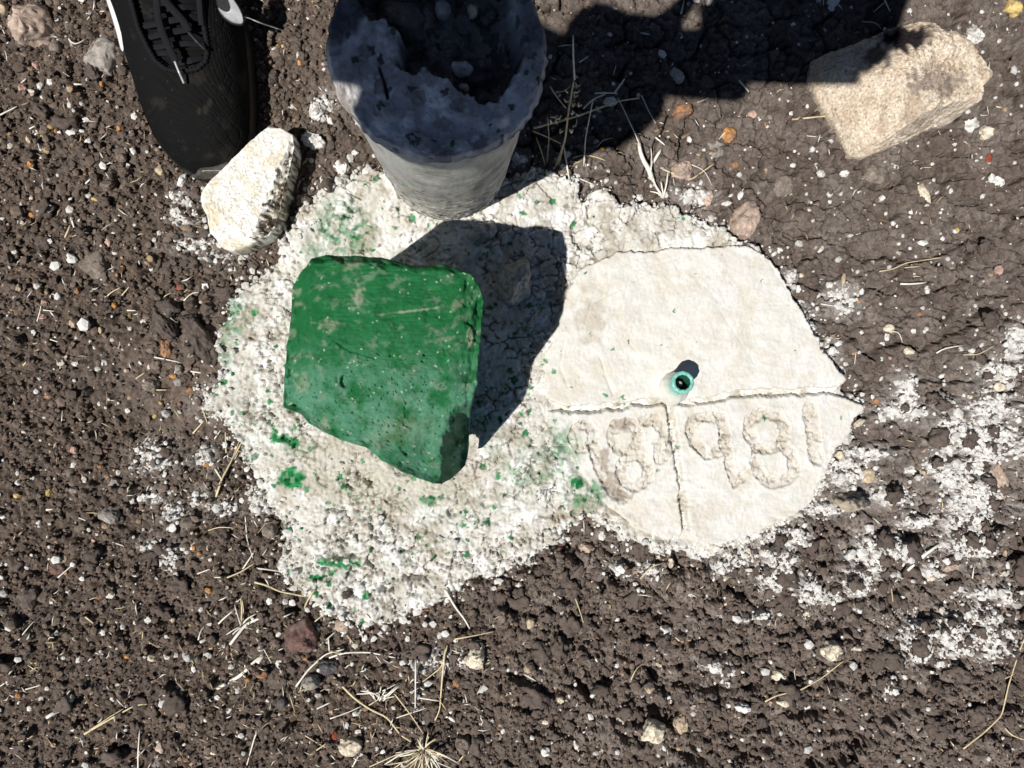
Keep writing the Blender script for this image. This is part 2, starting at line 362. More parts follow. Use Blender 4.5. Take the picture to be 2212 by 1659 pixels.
# ------------------------------------------------------------------ concrete footing (its own heightfield)
RC = .00098
bx0, by0 = P(np.array([425]), np.array([1370])); bx1, by1 = P(np.array([1875]), np.array([350]))
FX, FY = np.meshgrid(np.arange(bx0[0], bx1[0], RC), np.arange(by0[0], by1[0], RC))
FPX, FPY = PX(FX, FY)
CRK = {}
def rough_conc(X, Y, px, py):
    wx = X + .002 * pn(X * 120, Y * 120, 85); wy = Y + .002 * pn(X * 120, Y * 120, 86)
    h = .0105 + .003 * fbm(X * 14, Y * 14, 3, 81)
    crumb = np.clip(.8 * sst(-.05, .45, fbm(X * 18, Y * 18, 2, 82)) + sst(36, 0, dE) + sst(1080, 1240, py) * (px < 1250), 0, 1)
    for cs, am, s_ in [(.014, .0046, 83), (.0066, .0030, 84), (.0036, .0020, 87)]:
        F1, F2, R, dx, dy = worley(wx / cs, wy / cs, s_)
        fl = am * (.10 + .90 * crumb) * (.25 + .75 * sst(-.25, .25, pn(X * 55, Y * 55, s_ + 11)))
        h = h + fl * (R[..., 2] - .5 + .8 * dy * R[..., 3] + .5 * dx * (R[..., 4] - .2)) - fl * .75 * (1 - sst(0, .20, F2 - F1)) * sst(-.3, .3, pn(X * 70, Y * 70, s_ + 7))
    k0 = sst(.0, .35, pn(X * 45, Y * 45, 98) + .35 * crumb); wx2 = wx + .002 * pn(X * 300, Y * 300, 99)
    F1, F2, R, dx, dy = worley(wx2 / .017, wy / .013, 79); ck = (1 - sst(.015, .075, F2 - F1)) * k0
    F1, F2, R, dx, dy = worley(wx2 / .0075, wy / .006, 78); ck = np.maximum(ck, .8 * (1 - sst(.02, .11, F2 - F1)) * sst(.1, .5, crumb) * sst(-.1, .3, pn(X * 90, Y * 90, 77)))
    h = h - .0042 * ck; CRK['m'] = ck
    F1, F2, R, dx, dy = worley(wx / .022, wy / .022, 88)
    h = h - .0034 * (1 - sst(0, .07, F2 - F1)) * sst(0, .4, pn(X * 40, Y * 40, 89))
    F1, F2, R, dx, dy = worley(wx / .0052, wy / .0052, 96)
    h = h - .0022 * (R[..., 2] > .74) * (1 - sst(.12, .34, F1))
    return h + .0022 * fbm(X * 60, Y * 60, 3, 97) * (.5 + crumb) + .0011 * fbm(X * 300, Y * 300, 3, 90, .7)
dE = sdf(FPX, FPY, smooth_poly(FOOT, 1))
en = 10 * pn(FX * 55, FY * 55, 91) + 8 * pn(FX * 150, FY * 150, 92) + 6 * pn(FX * 330, FY * 330, 93)
dEn = dE + en
hf = rough_conc(FX, FY, FPX, FPY)
# holes through the crust and craters
CRAT = [(1050,590,50,45,.008),(800,1030,22,16,.007),(980,1100,14,12,.005),(1050,1085,16,8,.004),(745,1195,42,8,.006),(1000,1190,26,9,.005),(720,1330,14,8,.006),(1238,510,8,30,.004),
        (668,455,14,9,.006),(905,1240,34,9,.005),(840,1265,20,9,.006),(1450,1190,22,16,.010),(1270,465,7,26,.006),(1150,960,12,5,.004),(1210,900,26,6,.004),(1190,1110,40,6,.004),(1000,1060,14,6,.003)]
for a, b, ra, rb, dp in CRAT:
    d = np.sqrt(((FPX - a) / ra) ** 2 + ((FPY - b) / rb) ** 2) + .5 * pn(FX * 160, FY * 160, 94); hf = hf - dp * (1 - sst(.5, 1.1, d))
# under the segments the rough bed sits lower
inseg = np.maximum.reduce([sdf(FPX, FPY, s_) for s_ in (SEG_T, SEG_L, SEG_R)])
disk = np.array([(1190,860),(1236,592),(1345,542),(1530,540),(1640,552),(1715,668),(1812,812),(1850,880),(1790,965),(1735,1085),(1560,1170),(1420,1160),(1320,1100),(1240,1010),(1178,905)])
dd = sdf(FPX, FPY, disk)
hf = hf * (1 - sst(-12, 6, dd)) + (.0065 + .0008 * fbm(FX * 200, FY * 200, 2, 95)) * sst(-12, 6, dd)
edge = sst(-9, 9, dEn)
hf = -.014 + (hf + .014) * edge
def green_mask(X, Y, px, py):
    X = X + .0016 * pn(X * 330, Y * 330, 105); Y = Y + .0016 * pn(X * 330, Y * 330, 106); px = px + 7 * pn(X * 200, Y * 200, 107); py = py + 7 * pn(X * 200, Y * 200, 108)
    g = np.zeros(X.shape); n = pn(X * 260, Y * 260, 101) * .5 + .5; n2 = fbm(X * 90, Y * 90, 3, 102)
    soft = [(748,500,85,85,1),(700,540,60,40,.6),(510,680,50,70,.9),(490,760,30,60,.7),(1205,970,60,80,.8),(1260,1060,60,50,1),(1140,1010,90,90,.5),(650,960,50,30,.5),(740,1210,60,30,.5),
            (690,1240,40,30,.5),(1000,1080,200,60,.12),(560,900,80,120,.15),(880,540,60,30,.25),(1060,960,40,60,.3),(940,1090,80,60,.2),(780,1050,120,60,.08)]
    for a, b, ra, rb, k in soft:
        g = np.maximum(g, k * (1 - sst(.2, 1.1, np.sqrt(((px - a) / ra) ** 2 + ((py - b) / rb) ** 2))) * sst(.2, .75, n + .5 * n2))
    hard = [(636,1028,34,26),(668,1050,8,6),(612,945,26,10),(640,955,14,9),(926,1078,20,12),(740,1210,34,9),(775,1210,12,8),(700,1205,14,8),(690,1240,22,8),(793,1278,13,10),(811,1343,10,8),
            (683,1276,12,6),(716,1298,6,7),(1050,1124,8,6),(1045,910,14,10),(1080,905,6,10),(720,1230,9,6),(770,1310,6,6),(700,505,8,5),(668,385,8,5),(766,460,5,4),(1246,1038,16,14),
            (1330,1058,6,5),(1302,851,7,5),(1341,872,6,5),(1173,780,6,5),(1190,908,5,5),(1143,835,6,5),(1226,877,4,4),(570,750,6,4),(1230,835,4,3),(1260,592,4,3),(1283,690,3,3),(1447,673,3,3),
            (1351,740,3,3),(1417,745,4,3),(1318,757,3,3),(1250,910,4,3),(1415,1009,5,4),(872,1186,8,5),(970,1190,6,5),(1010,1160,6,4)]
    for a, b, ra, rb in hard:
        d = np.sqrt(((px - a) / ra) ** 2 + ((py - b) / rb) ** 2); g = np.maximum(g, 1 - sst(.75, 1.0, d + .55 * (n - .5) * min(1, ra / 10)))
    dens = np.where(px > 1235, .25, 1.3) * np.clip(1.15 - np.sqrt(((px - 820) / 520) ** 2 + ((py - 830) / 520) ** 2), .0, 1) * (px < 1300) + np.where(px > 1235, .02, .14)
    F1, F2, R, dx, dy = worley(X / .0075, Y / .0075, 103)
    g = np.maximum(g, (F1 < .06 + .20 * R[..., 4] ** 2) * (R[..., 3] > 1 - .34 * dens) * .95)
    F1, F2, R, dx, dy = worley(X / .018, Y / .018, 104)
    g = np.maximum(g, (F1 < .08 + .10 * R[..., 4]) * (R[..., 3] > 1 - .30 * dens) * .95)
    return g
def conc_col(X, Y, px, py, smooth=False):
    a = np.array([.60, .58, .53]); b = np.array([.42, .385, .32]); w_ = np.array([.80, .79, .77])
    if smooth: a = np.array([.66, .64, .59]); b = np.array([.56, .53, .465]); w_ = w_ * .93
    X0, Y0 = X, Y; X = X + .0013 * pn(X0 * 380, Y0 * 380, 116); Y = Y + .0013 * pn(X0 * 380, Y0 * 380, 117)
    t = sst(-.15, .55, fbm(X * 26, Y * 26, 5, 111, .62))[..., None]; col = a * (1 - t) + b * t * (1.12 if smooth else 1)
    t = sst(-.1, .45, fbm(X * 48, Y * 48, 4, 112, .6))[..., None] * (.75 if not smooth else .5); col = col * (1 - t) + w_ * t
    if not smooth:
        F1, F2, R, dx, dy = worley(X / .005, Y / .005, 113)
        s_ = (R[..., 3] > .88) & (F1 < .14 + .22 * R[..., 4]); col = np.where(s_[..., None], np.array([.30, .27, .23]), col)
        k = (1 - sst(.8, 1.1, np.sqrt(((px - 830) / 230) ** 2 + ((py - 1010) / 95) ** 2) + .4 * pn(X * 60, Y * 60, 119)))[..., None] * .75
        col = col * (1 - k) + np.array([.50, .46, .385]) * k
    g = green_mask(X, Y, px, py)[..., None]
    F1, F2, R, dx, dy = worley(X / .004, Y / .004, 115)
    gc = np.array([.018, .17, .055]) * (.5 + 1.1 * R[..., 2:3]); g = g * (.75 + .25 * (R[..., 3:4] > .35)); return col * (1 - g) + gc * g
def patch(name, X, Y, h, keep, col, material, parent):
    nr, nc = X.shape; F = grid_faces(nr, nc); k = keep.ravel()
    F = F[k[F].any(1)]; used = np.zeros(nr * nc, bool); used[F.ravel()] = True
    idx = np.cumsum(used) - 1
    V = np.stack([X, Y, h], -1).reshape(-1, 3)[used]
    return obj(name, mesh_np(name, V, idx[F], col.reshape(-1, 3)[used]), material, parent)
foot = thing('concrete_footing', 'low whitewashed concrete footing splashed with green, numerals scratched into its round smooth right end', 'concrete footing', P3(1150, 800, 0))
foot.location = (0, 0, 0)
fc = conc_col(FX, FY, FPX, FPY); ck_ = .75 * CRK['m'][..., None]; fc = fc * (1 - ck_) + np.array([.17, .145, .12]) * ck_
patch('rough_base', FX, FY, hf, (dEn > -14), fc, M_conc, foot)
hseg = {}
def segment(poly, z0, tilt, label, sid):
    p = smooth_poly(poly, 1)
    rx, ry = P(p[:, 0], p[:, 1]); m = .004; R_ = .0009
    X, Y = np.meshgrid(np.arange(rx.min() - m, rx.max() + m, R_), np.arange(ry.min() - m, ry.max() + m, R_))
    px, py = PX(X, Y); d = sdf(px, py, p) + 4.2 * pn(X * 140, Y * 140, 120 + sid) + 2.8 * pn(X * 420, Y * 420, 121) + 5 * pn(X * 50, Y * 50, 122)
    h = z0 + tilt(px, py) + .0012 * fbm(X * 16, Y * 16, 3, 123) + .0004 * fbm(X * 90, Y * 90, 3, 124) + .00034 * fbm(X * 420, Y * 420, 2, 125) + .0007 * fbm(X * 45, Y * 70, 3, 136)
    col = conc_col(X, Y, px, py, True)
    if sid == 0:
        for c_, dp in [([(1215,740),(1205,790),(1222,835)], .0007), ([(1290,770),(1305,820),(1318,850)], .0010), ([(1380,600),(1270,660),(1255,710)], .0009), ([(1640,560),(1690,640),(1690,660),(1640,660)], .0004),
                       ([(1540,670),(1600,760),(1615,785)], .0004), ([(1460,560),(1350,590)], .0005)]:
            h = h - dp * (1 - sst(0, 3.5, sdline(px, py, c_) + 1.5 * pn(X * 200, Y * 200, 126)))
        k = .6 * (1 - sst(.5, 1.1, np.sqrt(((px - 1270) / 34) ** 2 + ((py - 690) / 60) ** 2) + .8 * pn(X * 130, Y * 130, 127)))[..., None]
        col = col * (1 - k) + np.array([.45, .39, .31]) * k
    else:
        for L, wd in STROKES:
            dl = sdline(px, py, L) + 3.6 * pn(X * 150, Y * 150, 128) + 2.8 * pn(X * 400, Y * 400, 129); g = (1 - sst(wd * .95, wd * 1.5, dl)) * (.55 + .45 * sst(-.3, .2, pn(X * 120, Y * 120, 134)))
            F1, F2, R, dx, dy = worley(X / .0036, Y / .0036, 130)
            h = h - g * (.0050 - .0040 * np.sqrt(np.clip(1 - (F1 / .8) ** 2, 0, 1)) * R[..., 2] - .0012 * pn(X * 500, Y * 500, 135))
            h = h + .0008 * (1 - sst(wd, wd * 2.0, dl)) * (1 - g)
            kg = g[..., None] * (.25 + .45 * R[..., 3:4]); col = col * (1 - kg) + np.array([.40, .35, .28]) * kg
        for a, b, ra, rb in [(1315,1040,20,34),(1335,1065,30,14),(1338,915,24,16),(1300,990,12,30)]:
            k = .75 * (1 - sst(.5, 1.1, np.sqrt(((px - a) / ra) ** 2 + ((py - b) / rb) ** 2) + .6 * pn(X * 200, Y * 200, 131)))[..., None]
            col = col * (1 - k) + np.array([.30, .25, .205]) * k
        rimz = sst(26, 4, d) * (.5 + .5 * pn(X * 60, Y * 60, 133)) * (py > 960)
        F1, F2, R, dx, dy = worley(X / .006, Y / .006, 132)
        h = h + rimz * .003 * (np.sqrt(np.clip(1 - (F1 / .8) ** 2, 0, 1)) - .6)
    e = sst(-3.5, 5, d); h = .002 + (h - .002) * e
    hseg[sid] = (X, Y, h, d)
    o = patch('segment', X, Y, h, d > -5, col, M_smooth, foot); tag(o, label)
segment(SEG_T, .0150, lambda px, py: .003 * (py - 700) / 170 * 0 + .0014 * (px - 1500) / 300, 'large smooth upper segment of the round marker', 0)
segment(SEG_L, .0128, lambda px, py: .0012 * (1100 - py) / 200, 'lower left segment with rough scratched numerals', 1)
segment(SEG_R, .0138, lambda px, py: .0, 'lower right segment with scratched numerals', 2)

# combined surface height sampler
def samp(A, X, Y, x, y):
    xs = X[0]; ys = Y[:, 0]; i = np.clip(np.searchsorted(xs, x) - 1, 0, len(xs) - 1); j = np.clip(np.searchsorted(ys, y) - 1, 0, len(ys) - 1)
    return A[j, i]
def surf(x, y, r=0.0):
    pts = [(0, 0)] if r == 0 else [(0, 0), (r, 0), (-r, 0), (0, r), (0, -r)]
    v = -1.0
    for a, b in pts:
        q = float(samp(hs, GX, GY, x + a, y + b))
        if FX[0, 0] < x + a < FX[0, -1] and FY[0, 0] < y + b < FY[-1, 0]:
            q = max(q, float(samp(hf, FX, FY, x + a, y + b)))
            for X, Y, h, d in hseg.values():
                if X[0, 0] < x + a < X[0, -1] and Y[0, 0] < y + b < Y[-1, 0] and float(samp(d, X, Y, x + a, y + b)) > 2: q = max(q, float(samp(h, X, Y, x + a, y + b)))
        v = max(v, q)
    return v

# ------------------------------------------------------------------ rocks from an outline
def rock_from_outline(name, poly, zc, z0, prof, topf, colf, material, parent, na=150, ntop=40, namp=.0015, nsc=60, seed=0, center=None, sm=1, post=None, sidef=None):
    """poly in plan units as seen at height zc. prof: list of (scale, z) for the side from below upward;
    topf(px,py)-> height of the top face, whose outer ring joins the last prof entry"""
    p = smooth_poly(poly, sm); x, y = P(p[:, 0], p[:, 1], zc); q = np.stack([x, y], -1)
    c = q.mean(0) if center is None else np.array(center)
    q = resample(np.concatenate([q, q[:1]]), na + 1)[:-1]
    rings = []
    ox, oy = PX(q[:, 0], q[:, 1], zc); zf_ = np.ones(na) if sidef is None else sidef(ox, oy)
    for s_, z in prof:
        xy = c + (q - c) * s_; rings.append(np.stack([xy[:, 0], xy[:, 1], z * (zf_ if z > 0 else np.ones(na))], -1))
    s_last = prof[-1][0]
    for k in range(1, ntop + 1):
        f = s_last * (1 - k / ntop) ** .9 if k < ntop else 0.002
        xy = c + (q - c) * f; ppx, ppy = PX(xy[:, 0], xy[:, 1], zc)
        t = topf(ppx, ppy); e = min(1, (k / ntop) * 16)
        rings.append(np.stack([xy[:, 0], xy[:, 1], prof[-1][1] * zf_ * (1 - e) + t * e], -1))
    V = np.concatenate(rings); nr = len(rings)
    n = np.stack([fbm3(V[:, 0] * nsc, V[:, 1] * nsc, V[:, 2] * nsc, 4, seed + k) for k in range(3)], -1)
    V = V + n * namp
    F = grid_faces(nr, na, True)
    ppx, ppy = PX(V[:, 0], V[:, 1], V[:, 2])
    if post is not None: zn = V[:, 2] - post(V, ppx, ppy); qx, qy = P3v(ppx, ppy, zn); V = np.stack([qx, qy, zn], -1)
    col = colf(V, ppx, ppy)
    return obj(name, mesh_np(name, V, F, col), material, parent), V

# green stone ------------------------------------------------------
ZG = .190
G = [(395,138),(560,145),(720,155),(850,185),(960,215),(1080,190),(1180,215),(1270,255),(1320,330),(1345,410),(1330,560),(1325,680),(1300,860),(1310,900),(1260,1080),(1255,1250),(1235,1400),
     (1150,1480),(1090,1512),(1000,1495),(860,1440),(720,1360),(640,1290),(500,1250),(430,1215),(300,1150),(260,1105),(145,1050),(140,960),(150,870),(165,680),(190,500),(200,330),(260,220),(310,160)]
G = [(553 + .368 * a, 495.4 + .368 * b) for a, b in G]
def gtop(px, py):
    a = (px - 553) / .368; b = (py - 495.4) / .368
    h = ZG - .002 + .004 * (1 - np.abs(a - 700) / 600) - .006 * sst(600, 1500, b)
    h = h - .006 * sst(1130, 1340, a) - .004 * sst(330, 150, a)
    h = h - .0040 * (1 - sst(.6, 1.1, np.sqrt(((a - 515) / 26) ** 2 + ((b - 895) / 42) ** 2)))
    h = h - .003 * (1 - sst(0, 14, np.abs(b - (165 + .02 * a)) + 30 * (np.abs(a - 380) > 60)))
    ln = sdline(a, b, [(190,850),(260,720),(380,735),(470,655),(560,720),(700,760)]); h = h - .0012 * (1 - sst(0, 10, ln + 6 * pn(a / 25, b / 25, 141)))
    F1, F2, R, dx, dy = worley(a / 42, b / 42, 142); pit = (R[..., 2] > .72) * (b > 700)
    h = h - .0013 * pit * (1 - sst(.10, .24, F1))
    F1, F2, R, dx, dy = worley(a / 120 + .5 * pn(a / 80, b / 80, 146), b / 100 + .5 * pn(a / 80, b / 80, 147), 148)
    rim_ = np.clip(sst(1130, 1300, a) + sst(300, 180, a) + sst(270, 160, b) + sst(850, 1250, b) * .6, .12, 1)
    h = h + .0016 * fbm(a / 260, b / 260, 3, 143) + .0004 * fbm(a / 40, b / 14, 3, 144) + rim_ * (.0026 * (R[..., 2] - .5) + .0040 * dy * (R[..., 3] - .5) + .0030 * dx * (R[..., 4] - .5))
    h = h - .0035 * np.abs(fbm(a / 90, b / 90, 3, 145)) * np.clip(sst(1180, 1300, a) + sst(290, 180, a) + sst(260, 160, b + .0 * a), 0, 1)
    return h
def gcolf(V, px, py):
    a = (px - 553) / .368; b = (py - 495.4) / .368
    g1 = np.array([.012, .112, .034]); g2 = np.array([.075, .215, .13]); g3 = np.array([.17, .24, .17])
    t = (sst(550, 1000, b) * sst(-.5, .6, fbm(a / 130, b / 130, 4, 150) + .25))[:, None]; col = g1 * (1 - t) + g2 * t
    t = (sst(.2, .8, fbm(a / 110, b / 80, 5, 151, .65)) * .5)[:, None]; col = col * (1 - t) + g3 * t
    t = (.22 * sst(-.2, .5, pn(a / 160, b / 14, 152)) * (b < 800) * (a > 400))[:, None]; col = col * (1 - t) + np.array([.045, .21, .085]) * t
    for x_, y_, rx, ry, k in [(600,380,35,80,.65),(560,210,80,35,.4),(430,560,60,40,.45),(230,370,40,30,.4),(200,610,40,30,.35),(1180,440,40,40,.4),(1260,640,30,60,.45),(270,900,50,70,.4),(400,1150,40,50,.4),(900,480,200,9,.6),
                          (1120,640,90,16,.3),(850,1180,220,110,.16),(250,440,30,20,.4)]:
        t = (k * (1 - sst(.3, 1.2, np.sqrt(((a - x_) / rx) ** 2 + ((b - y_ + (a - x_) * .12) / ry) ** 2) + .8 * pn(a / 30, b / 30, 153))))[:, None]
        col = col * (1 - t) + np.array([.33, .34, .25]) * t
    F1, F2, R, dx, dy = worley(a / 34, b / 34, 154); s_ = (R[:, 2] > .9) & (F1 < .16); col = np.where(s_[:, None], np.array([.30, .36, .27]), col)
    F1, F2, R, dx, dy = worley(a / 22, b / 22, 155); s_ = (R[:, 2] > .86) & (F1 < .2) & (b > 750); col = np.where(s_[:, None], np.array([.008, .05, .02]), col)
    return col
def gpost(V, px, py):
    a = (px - 553) / .368; b = (py - 495.4) / .368; n = 30 * pn(a / 70, b / 70, 156) + 12 * pn(a / 22, b / 22, 157)
    edge = np.interp(b, [850, 1000, 1120, 1250, 1420, 1520], [1300, 1230, 1110, 1085, 1075, 1050])
    d = np.interp(b, [860, 1000, 1150, 1300, 1420, 1500], [0, .028, .060, .098, .118, .128]) * sst(0, 150, a - edge + n * .8)
    d = d + np.interp(b, [1000, 1500], [0, .02]) * sst(700, 1100, a)
    d = d + .007 * sst(1275, 1345, a + n - .03 * (b - 500)) * (b < 1200)
    d = d + .006 * sst(60, 0, b - (150 + .07 * (a - 560)) + n) + .005 * sst(50, 0, a - (190 - .05 * (b - 500)) + n)
    return d * np.clip(V[:, 2] / .17, 0, 1)
gs, _ = rock_from_outline('painted_stone', G, ZG, 0, [(.95, -.002), (.96, .02), (.97, .06), (.98, .10), (.985, .14), (.995, .165), (1.0, .178), (.992, .183), (.982, .187)], gtop, gcolf, M_green, None,
    na=460, ntop=130, namp=.0007, nsc=120, seed=160, sm=0, post=gpost)
tag(gs, 'large angular stone painted green standing on the splashed concrete footing', 'stone')

# tan boulder ------------------------------------------------------
B = [(435,330),(560,270),(760,235),(900,190),(1020,165),(1110,175),(1160,220),(1250,270),(1320,330),(1390,420),(1440,480),(1462,545),(1405,600),(1405,690),(1300,780),(1180,805),(1060,870),(900,940),(760,990),(690,975),(660,920),(600,790),(520,680),(470,570),(415,440)]
B = [(1635.9 + .3333 * a, .3333 * b) for a, b in B]
def bdist_(px, py):
    a = (px - 1635.9) * 3; b = py * 3
    return sdline(a, b, [(560,270),(435,330),(415,440),(470,570),(600,790),(690,975)]), sdline(a, b, [(690,975),(900,940),(1060,870),(1180,805),(1300,780)])
def bside(px, py):
    d, d2 = bdist_(px, py); return np.clip(np.minimum(.25 + .75 * sst(0, 260, d), .5 + .5 * sst(0, 200, d2)), .25, 1)
def btop(px, py):
    a = (px - 1635.9) * 3; b = py * 3
    ridge = sdline(a, b, [(1110,290),(950,480),(900,600),(890,820)])
    left = sst(0, 60, (900 - a) + (600 - b) * .35)
    F1, F2, R, dx, dy = worley(a / 210 + .4 * pn(a / 120, b / 120, 177), b / 210, 176)
    h = .054 - .030 * left * sst(0, 460, ridge) - .007 * sst(60, 300, ridge) * (1 - left) + .0035 * fbm(a / 260, b / 260, 4, 170) + .0020 * fbm(a / 70, b / 70, 4, 171) + .003 * (R[..., 2] - .5) + .004 * dy * (R[..., 3] - .4) + .003 * dx * (R[..., 4] - .5)
    h = h - .010 * sst(820, 960, b + (1100 - a) * -.35) - .010 * sst(330, 180, b + .1 * (1000 - a)) + .0010 * fbm(a / 22, b / 22, 3, 178)
    d, d2 = bdist_(px, py); h = np.minimum(h, np.minimum(.012 + .044 * sst(-60, 420, d), .022 + .035 * sst(0, 150, d2)) + .0015 * fbm(a / 40, b / 40, 3, 181))
    return h
def bcol(V, px, py):
    a = (px - 1635.9) * 3 + 2500 * (V[:, 2] - .04); b = py * 3 - 1500 * (V[:, 2] - .04)
    c1 = np.array([.47, .375, .275]); c2 = np.array([.70, .61, .50]); t = sst(-.5, .6, .6 * fbm(a / 120, b / 120, 4, 172) + .7 * fbm(a / 18, b / 18, 3, 179, .8))[:, None]; col = c1 * (1 - t) + c2 * t
    for x_, y_, rx, ry, k in [(1180,520,180,90,.75),(1040,480,50,40,.7),(1250,560,60,60,.7),(1350,500,40,40,.6),(1000,730,90,60,.35),(1080,560,60,60,.6),(1150,420,60,60,.4)]:
        t = (k * (1 - sst(.4, 1.3, np.sqrt(((a - x_) / rx) ** 2 + ((b - y_) / ry) ** 2) + .9 * pn(a / 40, b / 40, 173))))[:, None]; col = col * (1 - t) + np.array([.25, .20, .165]) * t
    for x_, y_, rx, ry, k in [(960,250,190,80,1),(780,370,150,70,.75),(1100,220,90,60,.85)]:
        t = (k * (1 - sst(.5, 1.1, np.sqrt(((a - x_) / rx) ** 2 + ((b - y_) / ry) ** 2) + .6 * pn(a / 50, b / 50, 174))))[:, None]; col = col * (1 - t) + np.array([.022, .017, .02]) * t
    F1, F2, R, dx, dy = worley(a / 16, b / 16, 175); s_ = (R[:, 2] > .85) & (F1 < .3); return np.where(s_[:, None], col * .5, col)
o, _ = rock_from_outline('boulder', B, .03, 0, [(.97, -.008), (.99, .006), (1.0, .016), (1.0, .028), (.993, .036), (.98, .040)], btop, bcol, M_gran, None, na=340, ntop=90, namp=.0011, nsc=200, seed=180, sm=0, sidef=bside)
tag(o, 'large tan rough boulder with a black tar stain and grey patch, partly under the shadow', 'boulder')

# white block at the toe -------------------------------------------
K = [(440,420),(455,402),(505,350),(545,311),(585,278),(612,282),(636,295),(641,325),(632,370),(622,400),(614,445),(600,490),(585,512),(545,532),(510,546),(488,540),(458,503),(452,470),(442,450)]
def ktop(px, py):
    d = (px - 440) * .93 + (py - 420) * .35
    h = .034 + .0007 * fbm(px / 30, py / 30, 4, 190) - .016 * sst(135, 175, d + 8 * pn(px / 14, py / 14, 191)) + .0005 * fbm(px / 6, py / 6, 2, 192)
    return h
def kcol(V, px, py):
    t = sst(-.2, .6, fbm(px / 40, py / 40, 4, 193))[:, None]; col = np.array([.80, .785, .74]) * (1 - t) + np.array([.70, .63, .50]) * t
    F1, F2, R, dx, dy = worley(px / 5, py / 5, 194); s_ = (R[:, 2] > .93) & (F1 < .3); col = np.where(s_[:, None], np.array([.45, .38, .3]), col)
    e = sst(120, 150, (px - 440) * .93 + (py - 420) * .35); F1, F2, R, dx, dy = worley(px / 7 + 260 * V[:, 2] + pn(px / 5, py / 5, 196), py / 7 + 160 * V[:, 2], 195)
    s_ = (R[:, 2] < .5 * e); col = np.where(s_[:, None], np.array([.10, .085, .07]) * (.6 + R[:, 3:4] * 1.5), col); return col
o, _ = rock_from_outline('stone_block', K, .025, 0, [(.95, -.008), (1.0, .006), (1.0, .02), (1.0, .030), (.985, .0335)], ktop, kcol, M_gran, None, na=280, ntop=70, namp=.0006, nsc=170, seed=200, sm=0)
tag(o, 'white broken block with speckled side lying against the toe of the black shoe', 'stone')

# ------------------------------------------------------------------ concrete cylinder
cyl = thing('concrete_cylinder', 'tall grey concrete filled pipe with broken hollow top standing on the footing', 'concrete post', (0, 0, 0))
na, nz = 300, 240
A_, Zt = np.meshgrid(np.linspace(0, 2 * np.pi, na, endpoint=False), np.linspace(0, 1, nz))
ax = np.array([CYLT.x - CYLB.x, CYLT.y - CYLB.y, .30])
def cylp(a, t, r): return np.stack([CYLB.x + ax[0] * t + r * np.cos(a), CYLB.y + ax[1] * t + r * np.sin(a), .30 * t], -1)
zz = Zt * .2985 - .006 / .3 * (1 - Zt)
rr = CYLR - .0016 + .0005 * fbm(A_ * 3, zz * 14, 3, 210) + .0016 * sst(.75, .1, Zt) * np.clip(pn(A_ * 6, zz * 330, 211), 0, 1) + .0009 * pn(A_ * 16, zz * 420, 215) * sst(.6, 0, Zt) + .0010 * sst(.93, 1, Zt)
V = cylp(A_, zz / .30, rr).reshape(-1, 3)
g = fbm(A_ * 2.2, zz * 34, 4, 212); g2 = fbm(A_ * 5, zz * 190, 4, 213)
g3_ = fbm(A_ * 14, zz * 420, 3, 218, .7)
col = np.array([.46, .445, .415]) * (1 + .5 * g[..., None] + .55 * g3_[..., None] * (.4 + .6 * sst(.9, .4, Zt))[..., None]); t = (sst(.0, .35, g2 + .30 * (1 - Zt)) * (.25 + .75 * sst(.75, .2, Zt)))[..., None]
col = col * (1 - t) + np.array([.66, .63, .56]) * t
t = (sst(.12, .4, pn(A_ * 7, zz * 380, 214)) * sst(.9, .2, Zt) * .85)[..., None]; col = col * (1 - t) + np.array([.035, .035, .035]) * t
t = (sst(.1, .5, fbm(A_ * 3, zz * 10, 3, 216)) * sst(.5, .95, Zt))[..., None]; col = col * (1 - t) + np.array([.58, .57, .54]) * t
t = (sst(.45, .75, pn(A_ * 8, zz * 30, 217)) * .5)[..., None]; col = col * (1 - t) + np.array([.25, .42, .30]) * t
obj('casing', mesh_np('casing', V, grid_faces(nz, na, True), col.reshape(-1, 3)), M_core, cyl)
CAV = [(600,-60),(650,0),(700,90),(910,160),(935,300),(880,420),(1000,480),(1100,450),(1300,560),(1450,670),(1560,660),(1650,520),(1720,430),(1740,350),(1700,200),(1640,0),(1650,-150),(1400,-400),(900,-400),(650,-200)]
CAV = [(553 + .3333 * a, .3333 * b) for a, b in CAV]
nr_, na_ = 150, 360
Rg, Ag = np.meshgrid(np.linspace(1.0, 0.0, nr_), np.linspace(0, 2 * np.pi, na_, endpoint=False), indexing='ij')
bul = 1 + .025 * pn(np.cos(Ag) * 3 + 5, np.sin(Ag) * 3, 220) + .02 * pn(np.cos(Ag) * 12 + 5, np.sin(Ag) * 12, 221)
rg = CYLR * (Rg * bul) * (1.005 + .02 * np.clip(np.cos(Ag + .5), 0, 1) ** 3)
X = CYLT.x + rg * np.cos(Ag); Y = CYLT.y + rg * np.sin(Ag); px, py = PX(X, Y, .30)
dc = sdf(px, py, CAV) + 10 * pn(X * 180, Y * 180, 222) + 5 * pn(X * 450, Y * 450, 223)
cav = sst(-6, 14, dc)
Xw = X + .0022 * pn(X * 230, Y * 230, 231) + .0010 * pn(X * 600, Y * 600, 233); Yw = Y + .0022 * pn(X * 230, Y * 230, 232) + .0010 * pn(X * 600, Y * 600, 234)
F1, F2, R, dx, dy = worley(Xw / .009, Yw / .009, 224); F1b, _, Rb, _, _ = worley(Xw / .0045, Yw / .0045, 225)
